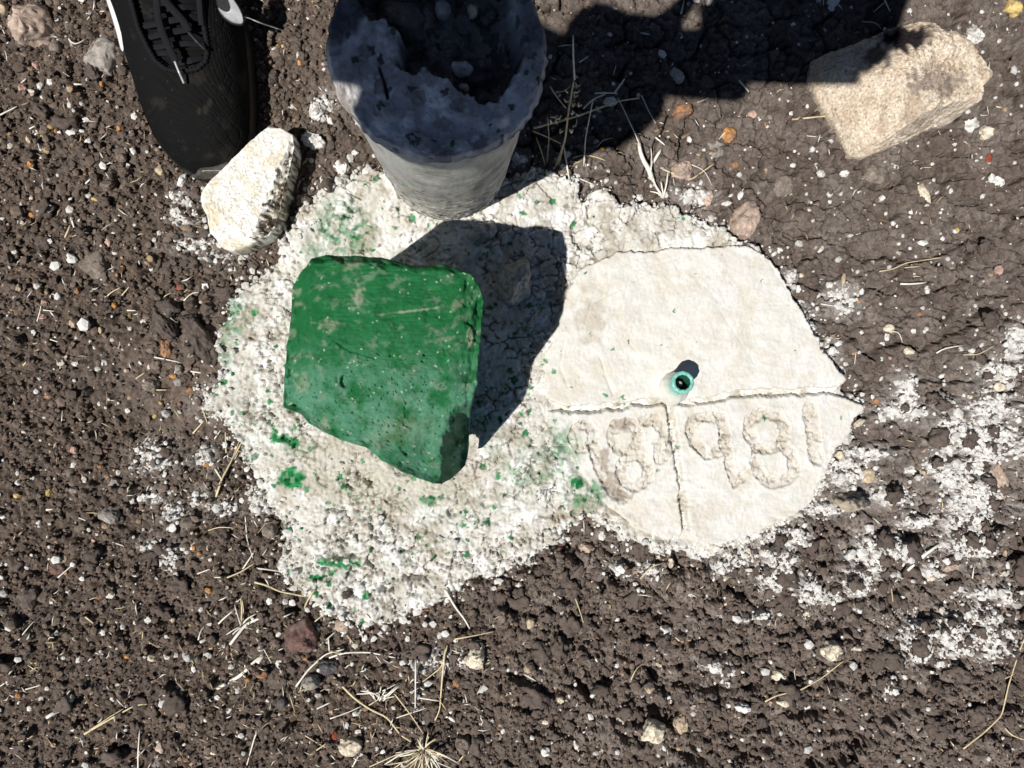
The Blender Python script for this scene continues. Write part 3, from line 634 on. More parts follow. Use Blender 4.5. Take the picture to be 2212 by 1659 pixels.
h = .3005 + .0035 * fbm(X * 45, Y * 45, 4, 226) + .0022 * np.sqrt(np.clip(1 - (F1 / .7) ** 2, 0, 1)) * R[..., 2] + .0008 * Rb[..., 2] * np.sqrt(np.clip(1 - (F1b / .7) ** 2, 0, 1)) + .0007 * fbm(X * 260, Y * 260, 3, 228)
h = h - .0085 * (1 - sst(0, 4.5, sdline(px, py, [(820,150),(832,185),(838,215)]) ))
h = h - .0045 * sst(.955, 1, Rg)
floor_ = .276 + .007 * fbm(X * 60, Y * 60, 4, 227) + .004 * np.sqrt(np.clip(1 - (F1 / .6) ** 2, 0, 1)) * R[..., 3]
h = h * (1 - cav) + floor_ * cav
t = sst(-.2, .5, fbm(X * 60, Y * 60, 4, 229))[..., None]; col = np.array([.46, .445, .44]) * (1 - t) + np.array([.80, .78, .77]) * t
s_ = ((R[..., 3] > .80) & (F1 < .40))[..., None] * (.7); col = col * (1 - s_) + np.array([.26, .22, .19]) * s_
s_ = ((Rb[..., 3] > .9) & (F1b < .4))[..., None]; col = np.where(s_, np.array([.12, .13, .12]), col)
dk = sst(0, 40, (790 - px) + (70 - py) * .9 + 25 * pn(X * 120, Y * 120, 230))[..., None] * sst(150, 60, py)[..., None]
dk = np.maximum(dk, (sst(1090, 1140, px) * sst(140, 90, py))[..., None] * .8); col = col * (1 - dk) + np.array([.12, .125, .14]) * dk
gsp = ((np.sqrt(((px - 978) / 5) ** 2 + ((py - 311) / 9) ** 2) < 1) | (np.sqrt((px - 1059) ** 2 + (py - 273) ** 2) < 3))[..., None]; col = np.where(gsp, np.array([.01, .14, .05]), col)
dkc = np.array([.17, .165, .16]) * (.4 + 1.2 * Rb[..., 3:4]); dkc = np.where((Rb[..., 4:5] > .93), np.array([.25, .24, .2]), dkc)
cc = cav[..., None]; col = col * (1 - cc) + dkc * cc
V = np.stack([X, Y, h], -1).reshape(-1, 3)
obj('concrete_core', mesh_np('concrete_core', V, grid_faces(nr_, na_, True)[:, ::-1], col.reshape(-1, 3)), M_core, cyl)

# ------------------------------------------------------------------ generic pebbles
COLS = {'white': (.74, .72, .68), 'cream': (.70, .62, .48), 'tan': (.50, .40, .28), 'pinkish tan': (.47, .36, .29), 'grey': (.30, .27, .24), 'dark grey': (.10, .095, .10), 'brown': (.20, .155, .125),
        'orange': (.52, .25, .085), 'yellow': (.58, .42, .17), 'red': (.30, .075, .04), 'pink': (.50, .33, .27), 'soil brown': (.098, .077, .066), 'grey brown': (.21, .175, .145), 'pale grey': (.42, .40, .37),
        'reddish brown': (.17, .10, .085), 'orange brown': (.36, .19, .10), 'charred': (.05, .05, .052)}
def pebble(name, px, py, w_, h_, rot, colname, seed, hf_=.55, lift=.0, parent=None, rough=.10, crescent=0):
    big = max(w_, h_); na = 14 if big < 16 else 26 if big < 34 else 60; nr = 6 if big < 16 else 10 if big < 34 else 24
    x0, y0 = P(px, py); x0 = float(x0); y0 = float(y0)
    rx, ry = w_ * U / 2, h_ * U / 2; hz = min(rx, ry) * 2 * hf_
    a = np.linspace(0, 2 * np.pi, na, endpoint=False)
    ths = np.linspace(-.5, 1.0, nr) * np.pi / 2
    V = []
    for t in ths:
        c, s_ = max(math.cos(t), .001), math.sin(t); c = c ** .8
        V.append(np.stack([c * np.cos(a), c * np.sin(a), np.full(na, s_)], -1))
    V = np.concatenate(V); D = V / (np.linalg.norm(V, axis=1, keepdims=True) + 1e-9)
    rs = np.random.RandomState(seed); off = rs.rand(3) * 60
    # flat facets
    k = np.ones(len(V))
    for i in range(7):
        n = rs.randn(3); n[2] = abs(n[2]) * .7; n /= np.linalg.norm(n); lim = .68 + .22 * rs.rand(); dpt = V @ n
        V = V - np.where(dpt > lim, (dpt - lim) * .9, 0)[:, None] * n
    V = V * (1 + rough * 1.9 * fbm3(D[:, 0] * 1.6 + off[0], D[:, 1] * 1.6 + off[1], D[:, 2] * 1.6 + off[2], 2, 240)[:, None] + rough * (.9 * fbm3(D[:, 0] * 6 + off[0], D[:, 1] * 6, D[:, 2] * 6 + off[2], 2, 243)[:, None] if big >= 16 else 0))
    if crescent: V[:, 1] = V[:, 1] - crescent * (V[:, 0] ** 2) + crescent * .3
    V = V * np.array([rx, ry, hz]); cr, sr = math.cos(-rot), math.sin(-rot)
    V = np.stack([V[:, 0] * cr - V[:, 1] * sr, V[:, 0] * sr + V[:, 1] * cr, V[:, 2]], -1)
    base = np.array(COLS[colname]); n = fbm3(V[:, 0] * 220 + off[0], V[:, 1] * 220 + off[1], V[:, 2] * 220, 3, 250)
    var = 1 + .45 * n; col = base[None] * var[:, None] * (.92 + .2 * rs.rand())
    if big > 30:
        t = sst(.25, .6, fbm3(V[:, 0] * 90 + off[1], V[:, 1] * 90, V[:, 2] * 90 + off[0], 3, 260))[:, None] * .55; col = col * (1 - t) + np.array([.20, .17, .15]) * t
    if colname in ('white', 'cream', 'pinkish tan', 'pink') :
        t = ((fbm3(V[:, 0] * 300 + off[1], V[:, 1] * 300, V[:, 2] * 300 + off[0], 2, 261)) > .42)[:, None] * .5; col = col * (1 - t) + np.array([.22, .17, .13]) * t
    if colname == 'charred':
        t = sst(-.1, .3, V[:, 1] / ry * -.6 - V[:, 0] / rx * .4 + .5 * n)[:, None]; col = col * (1 - t) + np.array([.40, .34, .26]) * t
    z = surf(x0, y0) + hz * .12 + lift
    o = obj(name, mesh_np(name, V, grid_faces(nr, na, True), col, smooth=big >= 20), M_peb, parent); o.location = (x0, y0, z)
    return o

CH = [(997, 148, 46, 34, .3, 'white', .283), (957, 22, 34, 40, .1, 'pale grey', .284), (1020, 24, 24, 30, .1, 'cream', .284), (1003, 188, 24, 16, .4, 'cream', .282), (870, 45, 120, 70, .3, 'grey brown', .281), (1040, 170, 60, 30, -.2, 'dark grey', .281)]
# (x, y, width, height, turn, colour[, label])   label given only for the stones that act as landmarks
ST = [
 (75,62,96,88,.3,'pinkish tan','round pinkish tan stone with a grey patch in the upper left corner'),(228,125,84,84,0,'grey','lumpy grey stone left of the black shoe'),
 (81,143,18,20,0,'pink'),(125,105,24,30,.2,'grey brown'),(150,60,18,20,0,'grey brown'),(10,22,26,26,0,'tan'),(228,188,10,12,0,'orange'),(116,276,15,13,0,'yellow'),(127,284,13,12,0,'orange'),(96,298,17,14,0,'yellow'),
 (163,277,24,20,0,'grey brown'),(78,362,14,16,0,'orange'),(350,370,18,22,0,'tan'),(213,432,20,14,0,'yellow'),(65,462,26,16,.5,'orange'),(238,523,14,22,0,'pink'),(251,545,14,14,0,'white'),(398,392,16,30,.4,'white'),
 (382,463,18,18,0,'white'),(300,460,10,8,0,'white'),(238,403,30,20,0,'brown'),(270,347,22,20,0,'brown'),(258,279,9,14,0,'orange'),(191,262,14,10,0,'white'),(75,308,10,16,0,'tan'),(52,193,16,18,0,'pink'),(60,152,12,16,0,'pale grey'),
 (592,170,27,34,0,'soil brown'),(648,138,11,12,0,'orange'),(593,117,10,16,0,'tan'),(686,240,36,44,.2,'white'),(681,308,46,34,.3,'white'),(768,333,15,13,0,'white'),(738,360,32,40,.1,'white'),(713,408,30,28,0,'soil brown'),(668,437,24,22,0,'soil brown'),
 (636,443,24,20,0,'soil brown'),(603,99,14,8,0,'orange'),(612,103,9,8,0,'yellow'),
 (1461,165,36,26,.9,'pale grey'),(1471,243,45,32,-.3,'orange brown','orange brown stone at the edge of the dark shadow'),(1571,295,30,34,.4,'orange'),(1548,325,46,40,.5,'grey'),(1269,352,20,16,0,'white'),(1301,323,11,10,0,'orange'),
 (1288,307,12,14,0,'white'),(1474,370,50,42,0,'pinkish tan'),(1531,425,26,38,.2,'pinkish tan'),(1608,476,64,88,.35,'pinkish tan','oval pinkish tan stone beside the top rim of the footing'),(1488,424,34,22,0,'white'),(1568,440,24,12,0,'white'),
 (1598,423,14,18,0,'white'),(1624,248,20,18,0,'pink'),(1488,302,12,14,0,'white'),(1633,73,14,18,0,'pale grey'),(1316,323,12,14,0,'grey'),(1585,358,18,14,0,'orange brown'),(1506,337,8,7,0,'yellow'),(1500,160,14,18,0,'orange brown'),
 (1891,377,60,44,-.35,'grey brown','flat grey brown stone below the tan boulder'),(1691,402,54,50,-.3,'grey brown','flat grey brown stone at the right of the oval stone'),(1819,377,26,14,-.3,'white'),(2101,80,46,52,0,'white','white knobbly stone above the tan boulder'),
 (2093,272,34,32,0,'white'),(2123,288,34,30,.4,'cream'),(2058,313,14,9,0,'white'),(2188,17,38,42,0,'yellow'),(2149,397,60,34,0,'white'),(1998,417,20,54,-.5,'cream'),(2133,343,12,26,.1,'red'),
 (1781,533,18,18,0,'white'),(1906,427,14,14,0,'white'),(2069,497,14,12,0,'yellow'),(2206,348,16,14,0,'cream'),(1943,60,18,9,0,'white'),(1641,259,9,9,0,'white'),(1868,264,14,7,0,'orange'),(1650,270,9,9,0,'orange'),
 (207,572,64,60,0,'grey brown','round grey brown stone left of the footing'),(358,752,26,36,0,'orange brown'),(335,788,22,24,0,'brown'),(327,830,34,30,.2,'grey brown'),(387,798,20,22,0,'grey'),(414,766,19,18,0,'pale grey'),(372,813,16,12,0,'orange'),
 (387,825,24,20,0,'grey'),(413,843,18,13,0,'orange brown'),(327,756,22,18,0,'brown'),(273,801,11,10,0,'tan'),(160,700,16,20,0,'tan'),(93,685,18,14,0,'pink'),(103,653,14,14,0,'pink'),(48,623,12,16,0,'tan'),(387,623,13,14,0,'red'),
 (370,665,42,34,0,'dark grey'),(153,1020,28,26,0,'grey brown'),(253,1040,28,22,0,'grey'),(167,970,14,18,0,'pink'),(227,971,22,11,.3,'reddish brown'),(225,1005,14,10,0,'orange brown'),(167,1056,20,16,0,'grey brown'),(113,1060,16,18,0,'yellow'),
 (43,1068,14,12,0,'yellow'),(453,1003,15,12,0,'orange'),(348,870,12,8,0,'yellow'),(143,650,28,22,0,'soil brown'),(357,700,42,84,-.45,'soil brown'),(433,728,50,112,-.45,'soil brown'),(256,661,11,14,0,'orange'),(174,630,12,14,0,'orange brown'),
 (335,898,9,12,.3,'yellow'),(269,580,12,11,0,'orange'),(218,713,11,13,0,'tan'),(108,857,22,9,0,'orange brown'),
 (243,1110,42,36,0,'grey','grey stone near the lower left'),(125,1226,38,24,.4,'reddish brown','flat reddish stone near the left edge'),(145,1201,12,24,.3,'tan'),(410,1126,30,24,0,'grey brown'),(450,1276,20,13,.6,'orange'),(410,1414,28,24,0,'pale grey'),
 (432,1421,14,20,0,'grey brown'),(330,1419,20,18,0,'cream'),(158,1503,18,18,0,'cream'),(48,1496,14,12,0,'orange'),(460,1624,20,18,0,'cream'),(350,1609,20,26,-.3,'pinkish tan'),(343,1645,22,36,0,'grey'),(6,1319,30,22,0,'grey brown'),
 (278,1414,13,10,0,'orange'),(217,1288,14,14,0,'orange brown'),(398,1267,12,8,-.5,'orange'),(421,1181,9,11,0,'orange'),(434,1193,10,8,0,'orange'),(480,1270,8,16,0,'orange brown'),(204,1166,10,9,0,'pink'),(62,1225,12,10,0,'pale grey'),
 (538,1463,12,10,0,'orange'),(200,1300,8,8,0,'yellow'),(90,1423,8,7,0,'yellow'),(400,1640,16,12,0,'orange brown'),(380,1333,10,12,0,'tan'),(418,1650,18,12,0,'tan'),(8,1630,14,12,0,'pink'),
 (658,1367,78,76,0,'reddish brown','round reddish brown stone specked with green below the footing'),(740,1346,36,28,0,'pinkish tan'),(758,1608,54,44,.1,'cream','cream rounded stone left of the dry grass tuft'),(726,1581,14,20,0,'red'),(800,1638,16,16,0,'red'),
 (1028,1419,46,46,.2,'cream','cream angular stone right of the upright straws'),(710,1438,42,30,-.2,'dark grey'),(675,1466,38,32,0,'grey'),(571,1449,26,18,0,'orange brown'),(613,1509,22,28,0,'dark grey'),(588,1138,32,38,0,'grey brown'),
 (915,1318,24,15,0,'orange brown'),(1000,1603,36,46,0,'brown'),(973,1526,20,16,0,'brown'),(930,1393,34,20,0,'dark grey'),(753,1276,20,18,0,'soil brown'),(1053,1246,20,14,0,'white'),(986,1473,20,16,.4,'orange brown'),(902,1397,12,10,0,'orange'),
 (679,1561,10,7,0,'orange'),(605,1452,14,10,0,'orange brown'),(662,1418,12,11,0,'orange brown'),(865,1432,12,10,0,'grey brown'),(715,1625,12,8,0,'pink'),(905,1520,12,10,0,'brown'),(1078,1309,8,9,0,'orange'),(886,1569,16,10,0,'tan'),
 (1269,1189,34,24,.2,'pinkish tan'),(1216,1186,15,16,0,'reddish brown'),(1463,1271,36,44,0,'grey brown','olive grey stone in the hollow below the marker'),(1399,1483,28,22,0,'tan'),(1409,1579,58,54,0,'cream','large round cream stone at the bottom right of centre'),
 (1473,1569,36,48,.4,'tan'),(1343,1566,20,28,-.4,'cream'),(1361,1559,24,20,.4,'tan'),(1439,1366,32,26,0,'white'),(1468,1378,18,22,0,'cream'),(1606,1531,36,24,.3,'white','white stone right of the large round cream one'),(1146,1346,20,26,0,'tan'),
 (1139,1443,18,22,0,'tan'),(1213,1519,22,16,.6,'cream'),(1339,1226,28,18,.7,'white'),(1556,1329,40,20,.2,'white'),(1543,1436,34,28,0,'white'),(1549,1458,22,14,0,'tan'),(1246,1616,12,26,-.3,'white'),(1296,1628,28,15,.6,'cream'),
 (1179,1623,22,20,0,'white'),(1449,1216,13,24,0,'cream'),(1439,1449,18,20,-.5,'grey brown'),(1569,1256,32,20,0,'cream'),(1239,1369,8,9,0,'orange'),(1482,1348,11,10,.5,'orange'),(1476,1388,9,8,0,'orange'),(1423,1436,18,9,.6,'cream'),
 (1382,1327,9,14,0,'white'),(1382,1278,9,14,0,'white'),(1491,1283,18,10,.4,'white'),(1568,1306,11,12,0,'cream'),(1374,1436,9,15,.3,'pink'),(1179,1566,16,14,0,'cream'),(1535,1596,13,13,0,'white'),(1585,1598,9,12,-.5,'white'),
 (1510,1617,14,12,0,'white'),(1528,1612,14,11,0,'tan'),(1479,1636,20,10,0,'grey'),(1130,1256,12,14,.6,'white'),(1576,1437,18,9,.2,'white'),(1605,1452,9,7,0,'white'),
 (1792,1403,42,46,.3,'cream','cream stone with a red patch right of the lower hollows'),(1749,1336,38,20,-.2,'cream'),(1689,1469,44,30,.3,'cream'),(1686,1514,30,17,.3,'cream'),(2012,1529,36,24,.2,'grey brown'),(1849,1398,22,11,0,'cream'),
 (2056,1226,52,26,-.1,'pinkish tan'),(2032,1256,36,26,.3,'cream'),(2052,1409,14,22,.4,'tan'),(2176,1153,30,30,0,'grey brown'),(1826,1206,22,15,0,'dark grey'),(2169,1239,22,9,-.5,'cream'),(2140,1247,14,8,-.4,'cream'),(2164,1302,16,22,0,'pale grey'),
 (2170,1196,10,16,0,'tan'),(2195,1180,12,12,0,'white'),(2203,1308,22,20,0,'pale grey'),(1674,1439,14,16,0,'white'),(1662,1517,8,14,0,'pink'),
 (1876,1026,46,48,0,'tan','round tan stone right of the lower marker rim'),(1836,1083,78,52,.1,'charred','blackened stone below the round tan one'),(1973,1016,24,26,0,'white'),(2003,1030,28,34,.3,'tan'),(2036,1056,30,24,.4,'tan'),
 (2165,1050,44,110,-.2,'pinkish tan','long pinkish stone at the right edge among white crumbs'),(1811,983,22,20,0,'cream'),(1791,976,13,28,.2,'cream'),(1853,913,28,16,-.5,'cream'),(1901,901,14,24,-.2,'white'),(1893,866,18,16,0,'orange brown'),
 (1961,758,26,18,.3,'cream'),(1871,743,22,14,-.3,'brown'),(1914,710,24,22,0,'cream'),(1909,728,12,20,0,'white'),(1884,676,28,48,-.3,'grey brown'),(1809,741,18,20,.4,'white'),(2156,583,20,28,.2,'pink'),(2004,586,26,18,0,'brown'),
 (2159,836,28,22,0,'cream'),(1821,603,9,26,.1,'tan'),(1716,615,14,24,-.2,'cream'),(1888,566,14,9,-.2,'white'),(1969,715,14,12,0,'white'),(1727,651,13,12,0,'white'),(1797,801,10,20,.3,'white'),(1856,651,10,8,0,'orange'),
 (1984,678,14,11,0,'orange brown'),(1918,773,10,8,0,'pink'),(1943,800,24,9,.4,'pale grey'),(2095,858,12,10,0,'cream'),(1826,672,22,9,-.6,'white'),(1731,594,16,12,0,'cream'),(1793,615,16,14,0,'white'),(1920,578,8,12,0,'cream'),
 (1040,506,62,44,-.3,'pale grey','grey lump in the shadow right above the green stone'),(1108,612,78,100,.3,'pale grey','large rounded grey lump in the shadow right of the green stone')]
BIGL = [(820, 790, 'green stone'), (430, 180, 'black shoe'), (950, 200, 'concrete cylinder'), (1945, 195, 'tan boulder'), (540, 410, 'white broken block'), (1475, 825, 'turquoise tube'), (910, 1600, 'dry grass tuft'),
        (75, 62, 'grey patched pinkish stone'), (228, 125, 'lumpy grey stone'), (207, 572, 'round grey brown stone'), (243, 1110, 'grey stone at lower left'), (125, 1226, 'flat reddish stone'), (658, 1367, 'round reddish brown stone'),
        (758, 1608, 'cream rounded stone by the tuft'), (1028, 1419, 'cream angular stone'), (1463, 1271, 'olive grey stone'), (1409, 1579, 'large round cream stone'), (1792, 1403, 'cream stone with a red patch'), (1876, 1026, 'round tan stone'),
        (2165, 1050, 'long pinkish stone'), (1608, 476, 'oval pinkish tan stone'), (1891, 377, 'flat grey brown stone'), (2101, 80, 'white knobbly stone'), (433, 728, 'two long brown clods'), (1471, 243, 'shadowed orange stone')]
def dirword(dx, dy):
    a = math.degrees(math.atan2(-dy, dx)) % 360
    return ['to the right of', 'above and right of', 'above', 'above and left of', 'to the left of', 'below and left of', 'below', 'below and right of'][int((a + 22.5) // 45) % 8]
pending = []
def auto_label(o, head, x, y, extra=''):
    L = min(BIGL, key=lambda l: (l[0] - x) ** 2 + (l[1] - y) ** 2); d = math.hypot(L[0] - x, L[1] - y)
    pending.append((o, head, extra, '%s the %s' % (dirword(x - L[0], y - L[1]), L[2]), d))
def flush_labels():
    from collections import defaultdict
    gr = defaultdict(list)
    for p_ in pending: gr[(p_[1] + p_[2], p_[3])].append(p_)
    for k, L in gr.items():
        L.sort(key=lambda p_: p_[4])
        rank = {1: [''], 2: ['nearer ', 'farther ']}.get(len(L), ['nearest ', 'second nearest ', 'third nearest ', 'fourth nearest ', 'fifth nearest ', 'sixth nearest ', 'seventh nearest ', 'eighth nearest ', 'ninth nearest '])
        for p_, r in zip(L, rank + ['outermost '] * 20): p_[0]['label'] = (r + p_[1] + p_[2] + ' ' + p_[3])
for i, (x, y, w_, h_, th, c, z_) in enumerate(CH):
    o = pebble('stone_chip', x, y, w_ / 1.75, h_ / 1.75, th, c, 900 + i, hf_=.5, parent=cyl); q_ = P3(x, y, z_); o.location = q_
for i, s_ in enumerate(ST):
    x, y, w_, h_, th, c = s_[:6]; lab = s_[6] if len(s_) > 6 else None
    big = max(w_, h_)
    if c == 'soil brown': nm, cat, noun, grp = 'soil_clod', 'clod', 'clod of soil', 'clods of soil'
    elif c == 'white' and not lab: nm, cat, noun, grp = 'concrete_fragment', 'fragment', 'white chip', 'white chips on the soil'
    elif big < 24: nm, cat, noun, grp = 'pebble', 'pebble', 'pebble', 'pebbles on the soil'
    else: nm, cat, noun, grp = 'stone', 'stone', 'stone', 'stones on the soil'
    flat = .32 if (w_ > 44 and c in ('grey brown', 'grey')) else .5
    hfv = {'soil brown': .6}.get(c, flat)
    if i >= len(ST) - 2: hfv = .62
    o = pebble(nm, x, y, w_, h_, -th if False else th, c, 300 + i, hf_=hfv, rough=.14 if c in ('white', 'soil brown') else .10, crescent=(.9 if (x, y) in ((2149, 397),) else 0))
    tag(o, lab, cat, None if lab else grp)
    if not lab:
        sz = 'tiny' if big < 12 else 'small' if big < 20 else 'medium' if big < 32 else 'larger'
        head = sz + ' ' + ('' if c in ('white', 'soil brown') and noun != 'clod of soil' else {'soil brown': 'dark '}.get(c, c + ' ')) + noun
        auto_label(o, head, x, y)

# ------------------------------------------------------------------ straw stalks
def stalk_pts(L, z=None, lift=.0006, n=None):
    L = np.asarray(L, float); n = n or max(6, int(np.linalg.norm(np.diff(L, axis=0), axis=1).sum() / 9)); L = resample(L, n)
    if len(L) > 4: L[1:-1] = .25 * L[:-2] + .5 * L[1:-1] + .25 * L[2:]
    x, y = P(L[:, 0], L[:, 1]); h = np.array([surf(a, b) for a, b in zip(x, y)])
    hm = h.copy()
    for k in range(1, 3): hm[k:] = np.maximum(hm[k:], h[:-k]); hm[:-k] = np.maximum(hm[:-k], h[k:])
    for _ in range(4): hm[1:-1] = np.maximum(.25 * hm[:-2] + .5 * hm[1:-1] + .25 * hm[2:], hm[1:-1] * .5 + .5 * h[1:-1])
    zz_ = hm + lift
    if z is not None: zz_ = zz_ + np.interp(np.linspace(0, 1, len(L)), np.linspace(0, 1, len(z)), z)
    x, y = P(L[:, 0], L[:, 1], 0)
    xx = np.empty(len(L)); yy = np.empty(len(L))
    for i_ in range(len(L)):
        a_, b_ = P(L[i_, 0], L[i_, 1], zz_[i_]); xx[i_] = a_; yy[i_] = b_
    return np.stack([xx, yy, zz_], -1)
def stalk(L, w=3.0, pale=False, z=None, parent=None, name='straw', leaf=False):
    p = stalk_pts(L, z); n = len(p); t = np.linspace(0, 1, n)
    r = w * U / 2 * (.65 + .5 * np.sin(np.pi * np.clip(t * .85 + .15, 0, 1)) ** .7 if leaf else (1 - .35 * t))
    V, F, T = tube_np(p, r, 6, .45 if leaf else .8)
    return obj(name, mixed(name, [(V, F, T)]), M_strawp if pale else M_straw, parent)
R1 = lambda L: [(.3333 * a, .3333 * b) for a, b in L]
R5 = lambda L: [(.3333 * a, 553 + .3333 * b) for a, b in L]
BL = lambda L: [(.3333 * a, 1106 + .3333 * b) for a, b in L]
BM = lambda L: [(553 + .3333 * a, 1106 + .3333 * b) for a, b in L]
B3 = lambda L: [(1106 + .3333 * a, 1106 + .3333 * b) for a, b in L]
B4 = lambda L: [(1659 + .3333 * a, 1106 + .3333 * b) for a, b in L]
T3 = lambda L: [(1094.5 + .3333 * a, .3333 * b) for a, b in L]
T4 = lambda L: [(1636 + .3333 * a, .3333 * b) for a, b in L]
R8 = lambda L: [(1636 + .3333 * a, 553 + .3333 * b) for a, b in L]
